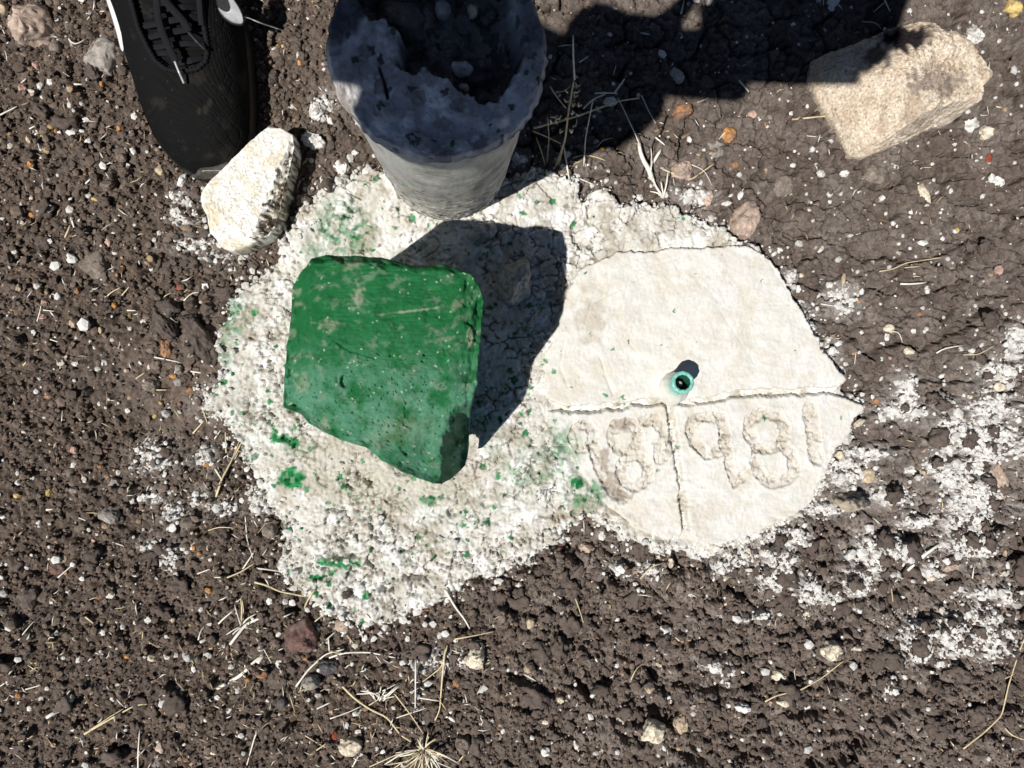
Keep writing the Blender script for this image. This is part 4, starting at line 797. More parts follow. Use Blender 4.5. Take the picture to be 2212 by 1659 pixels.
STR = [(BL([(545,1440),(700,1350),(880,1250),(955,1245)]),4.5,0),(BL([(580,1415),(700,1335),(800,1275)]),2.5,0),(BL([(895,1700),(895,1560),(905,1415)]),4,1),(BL([(890,1590),(945,1530)]),3,1),(BL([(1405,1145),(1560,1060),(1659,960),(1700,930)]),7,1),
 (BL([(1690,1400),(1659,1430),(1600,1640)]),4,1),(BL([(1490,860),(1590,730),(1700,680)]),6,1),(BL([(1410,730),(1450,690),(1510,640)]),4,1),(BL([(120,830),(180,750),(240,690)]),3,1),(BL([(165,1150),(270,1120)]),3.5,1),
 (BL([(0,1130),(100,1060)]),3,1),(BL([(375,425),(475,340)]),3,1),(BL([(1460,430),(1560,390),(1650,330)]),4,0),(BL([(1285,830),(1300,770),(1330,735)]),3.5,1),(BL([(1590,30),(1600,180),(1640,300)]),2.5,1),(BL([(1350,120),(1420,95),(1520,105)]),2.5,0),
 (BL([(730,195),(805,222)]),3,1),(BL([(280,1415),(325,1465)]),5,1),(BL([(300,1335),(350,1300),(400,1290)]),7,1),(BL([(555,680),(605,722)]),5,0),(BL([(1280,400),(1360,370)]),3,1),(BL([(1390,423),(1445,423)]),3,1),(BL([(490,30),(555,55)]),3,1),
 (BL([(1295,845),(1345,820)]),6,1),(BL([(120,1490),(200,1460),(215,1450)]),4,0),(BL([(1565,540),(1580,640),(1575,700)]),3,0),(BL([(1500,800),(1560,740),(1640,760)]),3,1),(BL([(310,840),(320,810),(350,815)]),2.5,1),
 (BM([(505,1070),(560,1130),(640,1210),(740,1280),(850,1330),(940,1450),(1010,1490)]),5.5,0),(BM([(895,1175),(1000,1310),(1080,1430)]),3.5,0),(BM([(1035,950),(1032,1270)]),4,1),(BM([(1225,890),(1205,1100),(1190,1290),(1160,1350)]),4.5,0),
 (BM([(1240,865),(1200,1010),(1080,1100)]),3,0),(BM([(1060,1205),(1190,1225)]),4,1),(BM([(475,945),(560,915),(620,910),(740,910),(905,945)]),4.5,1),(BM([(260,1130),(340,1020),(450,920),(570,890)]),4.5,1),(BM([(0,365),(60,370),(150,385)]),4,1),
 (BM([(-10,455),(70,475),(150,515),(330,550)]),4.5,0),(BM([(380,505),(340,560),(310,630)]),4,0),(BM([(340,755),(400,690),(480,640)]),3.5,0),(BM([(415,865),(520,770)]),3.5,1),(BM([(1225,505),(1300,630),(1350,690),(1385,755)]),5.5,1),
 (BM([(1285,825),(1420,800),(1540,775)]),4,0),(BM([(655,735),(710,850)]),3,1),(BM([(250,1405),(400,1500),(520,1560)]),3,0),(BM([(355,1570),(455,1500)]),3.5,0),(BM([(625,1650),(665,1580)]),4,1),(BM([(395,1275),(480,1235)]),4,1),
 (BM([(180,680),(245,650)]),3,1),(BM([(1250,1330),(1290,1360)]),6,1),(BM([(890,1340),(1105,1270)]),3,1),(BM([(650,1180),(860,1170)]),3,1),(BM([(820,1160),(920,1110)]),3,1),(BM([(720,1260),(850,1180)]),3,0),(BM([(475,900),(470,820)]),3,1),
 (BM([(580,790),(640,860)]),3,0),(BM([(640,890),(660,850)]),3,1),(BM([(1310,1620),(1370,1550)]),4,0),(BM([(480,1340),(620,1290),(680,1260)]),3,1),(BM([(0,820),(40,870),(100,980)]),2.5,1),(BM([(10,980),(50,915)]),8,1),
 (B3([(830,435),(910,345),(975,335)]),3.5,0),(B3([(770,1090),(800,1020),(860,970)]),3,0),(B3([(1040,625),(1045,680)]),4,1),(B3([(1515,220),(1570,320)]),3,0),(B3([(410,560),(430,610),(470,740)]),3,0),(B3([(1000,500),(1030,450)]),3,0),(B3([(75,1050),(155,1095)]),4,1),
 (B4([(-20,1230),(50,1190),(200,1160),(350,1075),(490,965)]),4,0),(B4([(1265,1535),(1400,1430),(1515,1320),(1560,1120),(1620,930),(1665,810)]),4,0),(B4([(1525,1085),(1600,1050)]),3,0),(B4([(1530,1165),(1580,1215)]),3,1),
 (B4([(800,495),(812,600)]),2.5,0),(B4([(905,380),(1000,290),(1110,210)]),7,1),(B4([(1535,1400),(1580,1450),(1680,1480)]),4,0),(B4([(1100,1515),(1135,1550)]),3,0),(B4([(1325,430),(1335,350)]),3.5,1),(B4([(985,1610),(1000,1565)]),2,0),
 (R8([(790,100),(880,85),(960,45),(1190,10)]),3,0),(R8([(925,180),(1000,182),(1095,172)]),5,1),(R8([(1160,630),(1200,600),(1330,580)]),3.5,1),(R8([(1335,640),(1430,640),(1540,580)]),2.5,0),(R8([(860,490),(920,490),(940,560)]),2.5,1),
 (R8([(1010,130),(1060,133)]),2.5,0),(R8([(410,310),(500,325)]),3,1),(R8([(630,700),(640,620)]),1.8,1),(R8([(955,75),(1055,68)]),2.5,0),
 (T4([(225,775),(410,755),(550,745)]),4,0),(T4([(1545,690),(1590,700)]),4,0),(T4([(1070,1085),(1135,1085)]),2,0),(T4([(750,80),(830,10)]),3,1),(T4([(680,140),(770,145),(805,190)]),2,1),(T4([(320,450 + 430),(420,890)]),2,1),(T4([(825,0),(860,75)]),4,1),
 (T3([(1010,1095),(1100,1135),(1190,1170),(1345,1060)]),4,0),(T3([(875,620),(910,700),(965,800)]),3,1),(T3([(470,405),(525,368)]),3.5,1),(T3([(1130,90),(1150,0)]),5,1),(T3([(1505,520),(1570,595)]),5,1),(T3([(1235,665),(1310,635)]),2.5,0),
 (T3([(1180,1060),(1280,1100),(1330,1200)]),2.2,1),(T3([(945,1060),(1000,970)]),6,1),(T3([(965,890),(1025,940)]),4,1),(T3([(455,1150),(560,1195)]),3.5,1),(T3([(690,490),(710,420)]),2,1),
 (R1([(445,250),(460,280),(490,292),(560,250)]),3,1),(R1([(280,600),(300,635),(340,650)]),2.5,1),(R1([(0,745),(60,715),(110,690)]),3.5,1),(R1([(5,165),(30,220)]),2.5,1),(R1([(480,545),(535,547)]),4,1),(R1([(190,835),(270,795)]),3,1),
 (R1([(240,465),(295,475)]),2,1),(R1([(555,1190),(585,1160)]),4,1),(R1([(460,1410),(480,1475)]),5,1),(R1([(420,1540),(455,1460)]),4,0),(R1([(650,75),(690,70)]),3,1),(R1([(320,1330),(345,1335)]),3,1),
 (R5([(685,270),(720,235),(780,205)]),3,0),(R5([(790,255),(845,190)]),3,0),(R5([(825,352),(880,354)]),3.5,1),(R5([(240,425),(262,350),(270,290)]),2.5,1),(R5([(1000,655),(1100,675),(1170,690)]),3.5,1),(R5([(880,795),(940,755)]),3,0),
 (R5([(1235,748),(1305,757)]),4,1),(R5([(1010,868),(1080,868)]),3,0),(R5([(400,1070),(405,1000)]),2.5,1),(R5([(1250,1150),(1330,1060)]),3.5,0),(R5([(1400,1560),(1440,1440),(1565,1210)]),5,0),(R5([(1420,1480),(1500,1330),(1550,1200)]),3,0),
 (R5([(1390,1185),(1430,1130)]),3,1),(R5([(1310,985),(1345,1085)]),3,0),(R5([(1465,1275),(1460,1130)]),3,0),(R5([(205,535),(215,575),(245,560)]),2.5,0),(R5([(325,540),(385,560)]),3,1),(R5([(150,710),(170,685)]),4,0),(R5([(1040,310),(1060,260),(1120,235)]),3,0),
 (R5([(1190,290),(1240,240),(1290,235)]),3,1),(R5([(890,0),(905,55)]),3.5,1),(R5([(300,1645),(350,1640)]),5,1),(R5([(1395,1380),(1440,1455)]),5,1),(R5([(280,350),(350,358)]),2.5,1),
 (BL([(1640,30),(1660,80)]),3,1),(BL([(1560,390),(1640,270),(1659,240)]),4,1),(T3([(430,1025),(480,1005),(560,1010),(640,1040)]),3,0)]
for L, w_, pale in STR:
    leaf = w_ >= 6; my, mx_ = np.mean([q[1] for q in L]), np.mean([q[0] for q in L]); o = stalk(L, w_, bool(pale), z=([.0025, .0045, .0025] if (my > 1100 and mx_ > 830) or mx_ > 1950 else None), leaf=leaf)
    ln = float(np.linalg.norm(np.diff(np.array(L), axis=0), axis=1).sum()); m_ = np.array(L).mean(0)
    chord = math.hypot(L[-1][0] - L[0][0], L[-1][1] - L[0][1]); a = abs(math.degrees(math.atan2(L[-1][1] - L[0][1], L[-1][0] - L[0][0]))) % 180
    ori = 'level' if (a < 22 or a > 158) else 'upright' if 68 < a < 112 else 'slanting'
    head = ('short' if ln < 22 else 'long' if ln > 60 else 'medium') + (' bleached' if pale else ' yellow') + (' bent' if chord < .955 * ln else ' straight') + (' leaf blade' if leaf else ' straw'); head = ori + ' ' + head
    tag(o, None, 'straw', 'dry straws lying on the soil'); auto_label(o, head, m_[0], m_[1], '')

# dry grass tuft at the bottom ------------------------------------
def clump(name, label, cat, blades, grp=None):
    root = thing(name, label, cat)
    for (L, w_, pale, z) in blades: stalk(L, w_, pale, z, root, 'blade')
    return root
tc = (553 + .3333 * 1085, 1106 + .3333 * 1540); bl = []
rt = random.Random(5)
for i in range(64):
    a = math.radians(rt.uniform(10, 175) if i < 44 else rt.uniform(180, 370)); l = rt.uniform(22, 62) if i < 44 else rt.uniform(12, 44)
    if i < 6: a = math.radians(rt.uniform(140, 168)); l = rt.uniform(80, 125)
    if 6 <= i < 9: a = math.radians(rt.uniform(18, 38)); l = rt.uniform(55, 85)
    c = rt.uniform(-.25, .25); e = (tc[0] + l * math.cos(a), tc[1] + l * math.sin(a)); m_ = (tc[0] + l * .5 * math.cos(a + c), tc[1] + l * .5 * math.sin(a + c))
    s0 = (tc[0] + rt.uniform(-7, 7), tc[1] + rt.uniform(-5, 5))
    bl.append(([s0, m_, e], rt.uniform(2.4, 4.6), rt.random() < .45, [.001, rt.uniform(.004, .014), rt.uniform(.001, .010)]))
clump('dry_grass_tuft', 'dry straw coloured grass tuft spreading from its root at the bottom edge', 'grass tuft', bl)
# dry weed standing in the shadow by the cylinder -------------------
wb = [(T3([(335,1075),(360,960),(380,900),(400,720),(435,520)]),5,0,[0,.03,.06,.075]),(T3([(315,1080),(345,1000),(365,940)]),5,0,[0,.01,.02]),(T3([(440,515),(432,380),(430,230)]),4,1,[.075,.09,.10]),
      (T3([(500,1080),(510,900),(560,640)]),3,1,[0,.03,.05]),(T3([(370,950),(395,1100),(410,1180)]),4,1,[.02,.01,0]),(T3([(170,850),(280,895),(350,930)]),3,0,[.03,.025,.02]),(T3([(280,560),(340,650),(385,700)]),3,0,[.07,.065,.06]),
      (T3([(175,830),(330,790),(480,745),(720,655),(860,635)]),4.5,0,[.03,.03,.03,.03,.03]),(T3([(250,1070),(225,980),(190,890)]),3,0,[0,.01,.02]),(T3([(260,1060),(275,900),(265,760)]),3,0,[0,.02,.04]),(T3([(570,605),(640,600),(715,605)]),3,1,[.03,.03,.03]),
      (T3([(495,705),(560,640),(640,610)]),3.5,1,[.03,.03,.03]),(T3([(700,600),(730,560),(765,510)]),4,1,[.03,.03,.03]),(T3([(320,600),(380,590),(415,555)]),2,0,[.05,.06,.06])]
rt = random.Random(9)
for (x, y) in [(430,560),(455,600),(440,630),(395,600),(465,690),(430,690),(385,660),(420,740),(380,770),(340,770),(310,760),(325,800),(430,820),(345,860),(420,860),(290,800),(455,560),(470,750)]:
    for k in range(2):
        a = rt.uniform(-.6, 3.6); wb.append((T3([(x, y), (x + 24 * math.cos(a), y - 24 * abs(math.sin(a)))]), 4.2, rt.random() < .3, [.055, .06]))
clump('dry_weed', 'thin dry weed with seed heads standing in the shadow right of the cylinder', 'weed', wb)
clump('dry_leaf_stalk', 'long dry stalk with a broad bleached leaf rooted at the top rim of the footing', 'weed',
      [(T3([(1020,1285),(960,1200),(935,1110)]),6,1,[0,.004,.006]),(T3([(940,1160),(925,1100),(890,1050),(865,985),(858,930)]),12,1,[.006,.009,.01,.01]),(T3([(858,930),(830,860),(790,780),(760,710),(720,635)]),3,1,[.01,.012,.014]),
       (T3([(1020,1285),(985,1250),(930,1240)]),4,1,[0,.004,.004]),(T3([(1015,1280),(1035,1200),(1045,1120)]),4,1,[0,.008,.01]),(T3([(1020,1285),(1010,1230),(1000,1180)]),4,1,[0,.006,.008]),(T3([(1000,1260),(950,1170),(915,1150)]),3,1,[0,.006,.006]),
       (T3([(935,1110),(940,1000),(935,960)]),3,1,[.006,.008,.01])])
clump('root_tuft', 'small bleached root tuft beside the lower left rim of the footing', 'root tuft',
      [(BL([(1560,740),(1600,690),(1660,660)]),4,1,[0,.005,.004]),(BL([(1560,740),(1520,760),(1460,800)]),3,1,[0,.004,.002]),
       (BL([(1560,740),(1570,640),(1560,560)]),4,0,[0,.006,.010]),(BL([(1560,735),(1530,640),(1520,600)]),2.5,1,[0,.004,.004])])
clump('seedhead_tuft', 'bleached feathery seed heads left of the dry grass tuft', 'seed heads',
      [(BM([(760 + 8 * k, 1200 + (k % 3) * 12), (700 + 28 * k, 1130 + (k % 4) * 22)]), 3.2, 1, [0, .006]) for k in range(9)] + [(BM([(820,1210),(760,1170),(680,1160)]),4,1,[0,.006,.004]),(BM([(820,1210),(880,1160),(930,1110)]),4,1,[0,.008,.004])])

# ------------------------------------------------------------------ turquoise tube
TB = P3(1456, 836, .014); TT = P3(1475, 826, .046); pr = []
tub = thing('turquoise_tube', 'short translucent turquoise plastic tube standing open in the smooth concrete', 'tube')
axv = (TT - TB); n_ = 48; a = np.linspace(0, 2 * np.pi, n_, endpoint=False); zdir = axv.normalized(); e1 = zdir.cross(Vector((0, 1, 0))).normalized(); e2 = zdir.cross(e1)
prof = [(.0150, -.012), (.0138, 0.0), (.0118, .006), (.0096, .014), (.0087, .026), (.0091, .029), (.0093, .0325), (.0089, .0335), (.0064, .0335), (.0060, .032), (.0059, .010), (.0059, -.012)]
V = []
for i, (r, z) in enumerate(prof):
    j = .0003 * np.sin(a * 7 + i) * (z > .025)
    V.append(np.array(TB)[None] + np.array(zdir)[None] * (z + j)[:, None] + (r + .0002 * np.sin(a * 11))[:, None] * (np.cos(a)[:, None] * np.array(e1) + np.sin(a)[:, None] * np.array(e2)))
V = np.concatenate(V); F = grid_faces(len(prof), n_, True)
col = np.zeros((len(V), 3)); ring = np.repeat(np.arange(len(prof)), n_)
ang = np.tile(a, len(prof)); nn = pn(np.cos(ang) * 4 + ring, np.sin(ang) * 4, 290)
col[:] = (.74, .72, .66); m_ = ring >= 4; col[m_] = np.array([.20, .52, .44]) * (1 + .5 * nn[m_])[:, None]; m2 = (ring == 3); col[m2] = (.62, .68, .60); m3 = ring >= 9; col[m3] = (.02, .10, .07)
M_tube = mat('turquoise_plastic', attr=True, rough=.4, spec=.5, mott=.12, mscale=300, bump=.3, bscale=300)
obj('tube_wall', mesh_np('tube_wall', V, F, col), M_tube, tub)
pl = pebble('mortar_plug', 1474, 824, 15, 15, 0, 'white', 991, hf_=.6, parent=tub); pl.location = TB + zdir * .020

# ------------------------------------------------------------------ black shoe
Z5 = lambda L: [(218.9 + .2431 * a, .2431 * b) for a, b in L]
sh_l = Z5([(-60,-700),(0,-350),(92,0),(150,150),(205,360),(222,500),(270,660),(320,850),(390,1050),(470,1230),(560,1350),(640,1440),(720,1510),(800,1555),(880,1578)])
sh_r = Z5([(930,-700),(1080,-350),(1170,0),(1235,110),(1275,230),(1300,380),(1320,600),(1333,800),(1338,1000),(1332,1200),(1300,1350),(1255,1450),(1190,1510),(1080,1565),(980,1580)])
zs0 = .022
lx, ly = P(np.array([p_[0] for p_ in sh_l]), np.array([p_[1] for p_ in sh_l]), zs0); rx_, ry_ = P(np.array([p_[0] for p_ in sh_r]), np.array([p_[1] for p_ in sh_r]), zs0)
ytoe = min(ly[-1], ry_[-1]) - .0004; yheel = .46
def shL(y): return np.interp(y, ly[::-1], lx[::-1])
def shR(y): return np.interp(y, ry_[::-1], rx_[::-1])
def shH(y):
    d = y - ytoe
    return np.interp(d, [0, .003, .010, .022, .045, .08, .12, .16, .20, .30, .5], [.018, .027, .036, .044, .050, .056, .064, .074, .088, .105, .105])
def shS(x, y):                       # upper surface height
    l, r = shL(y), shR(y); c = (l + r) / 2; hw = (r - l) / 2; X_ = np.clip(np.abs((x - c) / hw), 0, 1) ** (1 / .72); return shH(y) * np.sqrt(np.clip(1 - X_ ** 2, 0, 1)) ** .62
THR = Z5([(190,-600),(230,-150),(262,0),(330,250),(410,420),(480,540),(570,610),(700,636),(850,610),(925,540),(942,430),(915,250),(880,0),(860,-200),(840,-600)])
NY, NU = 330, 220
tt = np.linspace(0, 1, NY); ys = ytoe + (yheel - ytoe) * (tt ** 1.35)
uu = np.linspace(0, 1, NU); an = np.pi * (1 - uu)
Yg = np.repeat(ys[:, None], NU, 1); l, r = shL(Yg), shR(Yg); c = (l + r) / 2; hw = (r - l) / 2
ca, sa = np.cos(an)[None], np.sin(an)[None]
Xg = c + hw * np.sign(ca) * np.abs(ca) ** .72; Zg = shH(Yg) * np.abs(sa) ** .62
lift = Zg * 0 + .010
zfull = np.maximum(Zg, .0) ; 
ppx, ppy = PX(Xg, Yg, Zg + 0.0)
dt = sdf(ppx, ppy, smooth_poly(THR, 1))
Zd = Zg - .0058 * sst(-1, 6, dt) * (Zg > .03)
# raised diamond lattice on the outer side and vamp, knitted ribs everywhere
A1 = (ppx * 1.0 + ppy * .0) ; wq = 1.5 * pn(ppx / 60, ppy / 80, 404); q1 = ppx / 8.5 + 1.45 * np.sin(ppy / 11.0 + wq) + wq; q2 = ppx / 8.5 - 1.45 * np.sin(ppy / 11.0 + wq + .3) + wq
lat = np.minimum(np.abs(np.sin(q1 * 1.0)), np.abs(np.sin(q2 * 1.0)))
wgt = sst(380, 520, ppx + .0 * ppy) * (dt < -3); wl_ = .35 * (dt < -3)
Zd = Zd - .0011 * (1 - sst(.0, .32, lat)) * np.maximum(wgt, wl_) * sst(.006, .02, Zg) * (.35 + .65 * sst(-.3, .3, pn(ppx / 14, ppy / 20, 405)))
rib = .00016 * np.sin((ppy + .12 * ppx) * 2.1) * (dt < -3)
tong = .0006 * np.sin((ppy + .15 * ppx) / 1.9) * (dt > 5)
Zd = Zd + rib + tong + .0006 * fbm(Xg * 60, Yg * 60, 2, 401) * (dt < 0)
V = np.stack([Xg, Yg, Zd], -1).reshape(-1, 3)
colk = np.full((NY, NU, 3), .0042); dust_ = (sst(.35, .8, fbm(Xg * 55, Yg * 55, 4, 402) + .05 * sst(450, 560, ppx)) * .13)[..., None]
colk = colk * (1 - dust_) + np.array([.085, .072, .058]) * dust_
sp = (pn(Xg * 1500, Yg * 1500, 403) > .78)[..., None]; colk = np.where(sp, .035, colk)
for x_, y_, r_ in [(444,237,8),(453,222,7),(430,240,6),(525,165,12),(528,185,10)]:
    t = (.13 * (1 - sst(.3, 1.2, np.hypot(ppx - x_, (ppy - y_) * .6) / r_)))[..., None]; colk = colk * (1 - t) + np.array([.13, .11, .085]) * t
shoe = thing('sneaker', 'black knitted sneaker with diamond relief, its toe pointing down in the upper left', 'shoe')
M_knit = mat('black_knit', attr=True, rough=.8, spec=.14, mott=.25, mscale=900, bump=.6, bscale=1400, bdist=.0004)
M_blk = mat('black_rubber', col=(.012, .012, .013), rough=.5, spec=.4, mott=.3, mscale=300, bump=.3, bscale=300)
M_lace = mat('black_lace', col=(.009, .009, .012), rough=.8, spec=.2, mott=.3, mscale=900, bump=.8, bscale=1100, bdist=.0006)
M_wht = mat('white_rubber', col=(.82, .82, .80), rough=.4, spec=.4, mott=.05, mscale=120)
M_silv = mat('silver_print', col=(.42, .42, .43), rough=.35, spec=.5, mott=.35, mscale=60, metal=.2)
M_clear = mat('clear_rubber', col=(.085, .080, .068), rough=.22, spec=.6, mott=.4, mscale=160, coat=.6, bump=.3, bscale=160)
obj('upper', mesh_np('upper', V, grid_faces(NY, NU), colk.reshape(-1, 3)), M_knit, shoe)
# toe front wall + sole
so_ = []; q = np.concatenate([np.stack([shL(ys[::-1]), ys[::-1]], -1), np.stack([shR(ys), ys], -1)[1:]]); q = resample(q, 260); c0 = q.mean(0)
rings = []
for s_, z in [(.985, -.004), (1.0, .0), (1.004, .006), (1.006, .014), (1.0, .020), (.985, .024)]:
    rings.append(np.stack([c0[0] + (q[:, 0] - c0[0]) * s_, c0[1] + (q[:, 1] - c0[1]) * s_, np.full(len(q), z)], -1))
V = np.concatenate(rings); obj('sole', mesh_np('sole', V, grid_faces(6, len(q))), M_blk, shoe)
def strip_on_shoe(name, poly, dz, th, material, zf=None, sub=1, parent=shoe, dome=0):
    """a thin raised shape on the shoe, dense grid clipped to the outline"""
    p = smooth_poly(poly, 1); x0, x1 = p[:, 0].min() - 1, p[:, 0].max() + 1; y0, y1 = p[:, 1].min() - 1, p[:, 1].max() + 1
    gx, gy = np.meshgrid(np.arange(x0, x1, sub), np.arange(y0, y1, sub)); d = sdf(gx, gy, p)
    if zf is None:
        zz_ = np.full(gx.shape, .05)
        for _ in range(6): X_, Y_ = P(gx, gy, 0); X_, Y_ = P3v(gx, gy, zz_); zz_ = shS(X_, Y_)
    else: zz_ = zf(gx, gy)
    zz_ = zz_ + dz + th * sst(-1.0, 1.0, d) + dome * sst(0, 8, d)
    X_, Y_ = P3v(gx, gy, zz_)
    F = grid_faces(*gx.shape); k = (d > -1.2).ravel(); F = F[k[F].all(1)]; used = np.zeros(gx.size, bool); used[F.ravel()] = True; idx = np.cumsum(used) - 1
    V = np.stack([X_, Y_, zz_], -1).reshape(-1, 3)[used]
    return obj(name, mesh_np(name, V, idx[F]), material, parent)
strip_on_shoe('logo', Z5([(1036,62),(1062,112),(1105,160),(1165,200),(1238,216),(1264,200),(1256,140),(1226,70),(1180,0),(1120,-80),(1040,-170),(1095,-60),(1140,20),(1152,70),(1138,104),(1108,106),(1070,88)]), .0010, .0014, M_silv, sub=.8,
              zf=lambda x, y: .046 + .0002 * (60 - y) + 0 * x)
strip_on_shoe('logo_border', Z5([(1030,60),(1050,125),(1095,175),(1155,216),(1245,234),(1275,205),(1264,135),(1235,65),(1190,0),(1130,-80),(1040,-170),(1010,-60)]), .0002, .0010, M_blk, sub=.8, zf=lambda x, y: .0455 + .0002 * (60 - y) + 0 * x)
strip_on_shoe('midsole_stripe', Z5([(20,-120),(45,0),(95,150),(140,300),(170,425),(186,464),(202,455),(205,400),(192,320),(150,180),(108,60),(86,0),(60,-120)]), .0, .022, M_wht, sub=.8, zf=lambda x, y: .010 + 0 * x)
strip_on_shoe('midsole_edge', Z5([(30,-120),(60,0),(120,180),(160,330),(172,440),(200,492),(224,488),(226,400),(205,290),(160,150),(120,40),(90,-120)]), .0, .022, M_blk, sub=.8, zf=lambda x, y: .007 + 0 * x)
toe_o = strip_on_shoe('toe_cap', Z5([(862,1500),(930,1480),(1010,1470),(1050,1440),(1105,1425),(1150,1448),(1225,1450),(1228,1500),(1190,1530),(1100,1572),(960,1592),(850,1585),(790,1560),(848,1548)]), .0, .0015, M_clear, sub=.8,
              zf=lambda x, y: .0300 - .010 * sst(368, 388, y) + 0 * x, dome=.0012)
# throat piping
def shoe_line(L, dz, n=60):
    L = resample(L, n); z = np.full(n, .05)
    for _ in range(8): X_, Y_ = P3v(L[:, 0], L[:, 1], z); z = shS(X_, Y_)
    z = z + dz; X_, Y_ = P3v(L[:, 0], L[:, 1], z); return np.stack([X_, Y_, z], -1)
pi_ = Z5([(215,-300),(262,0),(330,250),(410,420),(480,540),(570,612),(700,640),(850,612),(928,540),(945,430),(915,250),(885,0),(860,-300)])
p_ = shoe_line(pi_, .0002, 200); V, F, T = tube_np(p_, .0019 + .0005 * np.sin(np.arange(200) * 1.9), 8); obj('collar_cord', mixed('collar_cord', [(V, F, T)]), M_lace, shoe)
p_ = shoe_line(Z5([(285,0),(350,240),(430,400),(500,520),(580,585),(700,610),(840,588)]), -.003, 120); V, F, T = tube_np(p_, .0011, 6); obj('seam_cord', mixed('seam_cord', [(V, F, T)]), M_lace, shoe)
def ribbon(L, w, dz, name='lace', m=None, n=60, flat=.28):
    p_ = shoe_line(Z5(L), 0, n); zz = np.interp(np.linspace(0, 1, n), np.linspace(0, 1, len(dz)), dz); p_[:, 2] += zz
    px_, py_ = resample(Z5(L), n).T; X_, Y_ = P3v(px_, py_, p_[:, 2]); p_[:, 0] = X_; p_[:, 1] = Y_
    V, F, T = tube_np(p_, w, 10, flat); return obj(name, mixed(name, [(V, F, T)]), m or M_lace, shoe)
ribbon([(480,-200),(488,0),(500,140),(530,260),(590,400),(640,500),(655,548)], .0026, [.003, .004, .006, .007, .006])
ribbon([(500,-200),(560,0),(640,90),(730,190),(780,280)], .0028, [.002, .004, .005, .004])
ribbon([(775,285),(850,370),(922,440)], .0013, [.004, .006, .005], 'lace_tip', M_blk, 20, .9)
ribbon([(840,-200),(868,0),(880,140),(890,225)], .0022, [.004, .003, .002])
ribbon([(420,90),(560,80),(760,60),(880,70)], .0024, [-.004, -.001, 0, -.004])
ribbon([(350,230),(420,225),(600,185),(800,150),(900,170)], .0026, [-.004, -.002, .0, -.001, -.004])
ribbon([(420,330),(590,290),(770,260),(905,290)], .0026, [-.004, -.001, -.001, -.004])
ribbon([(455,425),(600,400),(760,385),(925,400)], .0024, [-.004, -.002, -.002, -.004])
ribbon([(480,470),(580,470),(640,490)], .0024, [-.004, -.002, -.003])
ribbon([(690,560),(780,540),(900,510)], .0026, [-.0045, -.002, -.0045])
ribbon([(652,545),(690,640),(735,740)], .0009, [.007, .007, .004], 'aglet', M_silv, 20, 1)
thr = P3(527, 36, .05), P3(570, 52, .03), P3(600, 62, .008), P3(618, 68, .004)
V, F, T = tube_np(np.array([list(v) for v in thr]), .0005, 6); o = obj('thread', mixed('thread', [(V, F, T)]), M_strawp); tag(o, 'single white thread stretching from the black shoe to the soil on its right', 'thread')

# ------------------------------------------------------------------ loose crumbs, gravel and straw litter (nobody could count them)
ico = bmesh.new(); bmesh.ops.create_icosphere(ico, subdivisions=1, radius=1); IV0 = np.array([v.co[:] for v in ico.verts]); IF0 = np.array([[v.index for v in f.verts] for f in ico.faces]); ico.free()
ico = bmesh.new(); bmesh.ops.create_icosphere(ico, subdivisions=3, radius=1); IV3 = np.array([v.co[:] for v in ico.verts]); IF3 = np.array([[v.index for v in f.verts] for f in ico.faces]); ico.free()
def scatter(name, N, dens, rfun, colf, material, label, seed, flat=.75, base=None, rough=0, smooth=False):
    IV, IF = base or (IV0, IF0)
    r_ = np.random.RandomState(seed); pts = []
    while len(pts) < N:
        a = np.stack([r_.rand(4000) * (W0 + 40) - 20, r_.rand(4000) * (H0 + 40) - 20], -1); k = r_.rand(4000) < dens(a[:, 0], a[:, 1]); pts += list(a[k])
    pts = np.array(pts[:N]); x, y = P(pts[:, 0], pts[:, 1])
    z = samp(hs, GX, GY, x, y)
    ins = (x > FX[0, 0]) & (x < FX[0, -1]) & (y > FY[0, 0]) & (y < FY[-1, 0]); zf = samp(hf, FX, FY, np.clip(x, FX[0, 0], FX[0, -1]), np.clip(y, FY[0, 0], FY[-1, 0])); z = np.where(ins, np.maximum(z, zf), z)
    rad = rfun(r_, N); ang = r_.rand(N) * 6.28
    if rough:
        o3 = r_.rand(N, 1, 3) * 40; k_ = IV[None] * 1.4 + o3; w3 = 1 + rough * fbm3(k_[..., 0], k_[..., 1], k_[..., 2], 2, 280)[..., None] + rough * .5 * fbm3(k_[..., 0] * 5, k_[..., 1] * 5, k_[..., 2] * 5, 2, 281)[..., None]
    else: w3 = 1 + .38 * (r_.rand(N, len(IV), 1) - .5)
    v = IV[None] * w3 * np.stack([.7 + .6 * r_.rand(N), .7 + .6 * r_.rand(N), flat * (.7 + .5 * r_.rand(N))], -1)[:, None] * rad[:, None, None]
    c, s_ = np.cos(ang)[:, None], np.sin(ang)[:, None]; v = np.stack([v[..., 0] * c - v[..., 1] * s_, v[..., 0] * s_ + v[..., 1] * c, v[..., 2]], -1)
    v = v + np.stack([x, y, z + rad * .35], -1)[:, None]
    F = (IF[None] + (np.arange(N) * len(IV))[:, None, None]).reshape(-1, 3); col = np.repeat(colf(r_, N), len(IV), 0)
    return tag(obj(name, mesh_np(name, v.reshape(-1, 3), F, col, smooth=smooth), material), label, kind='stuff')
fpoly = smooth_poly(FOOT, 1)
def d_soil(x, y):
    inside = sdf(x, y, fpoly) > -4; g_ = 1 - sst(650, 1000, x - .12 * (y - 800)); low = sst(1050, 1250, y) * .95
    dustz = 1 - .75 * (np.sqrt(((x - 400) / 240) ** 2 + ((y - 790) / 140) ** 2) < 1)
    return np.where(inside, 0, np.clip(.10 + .9 * g_ + low, 0, 1) * dustz)
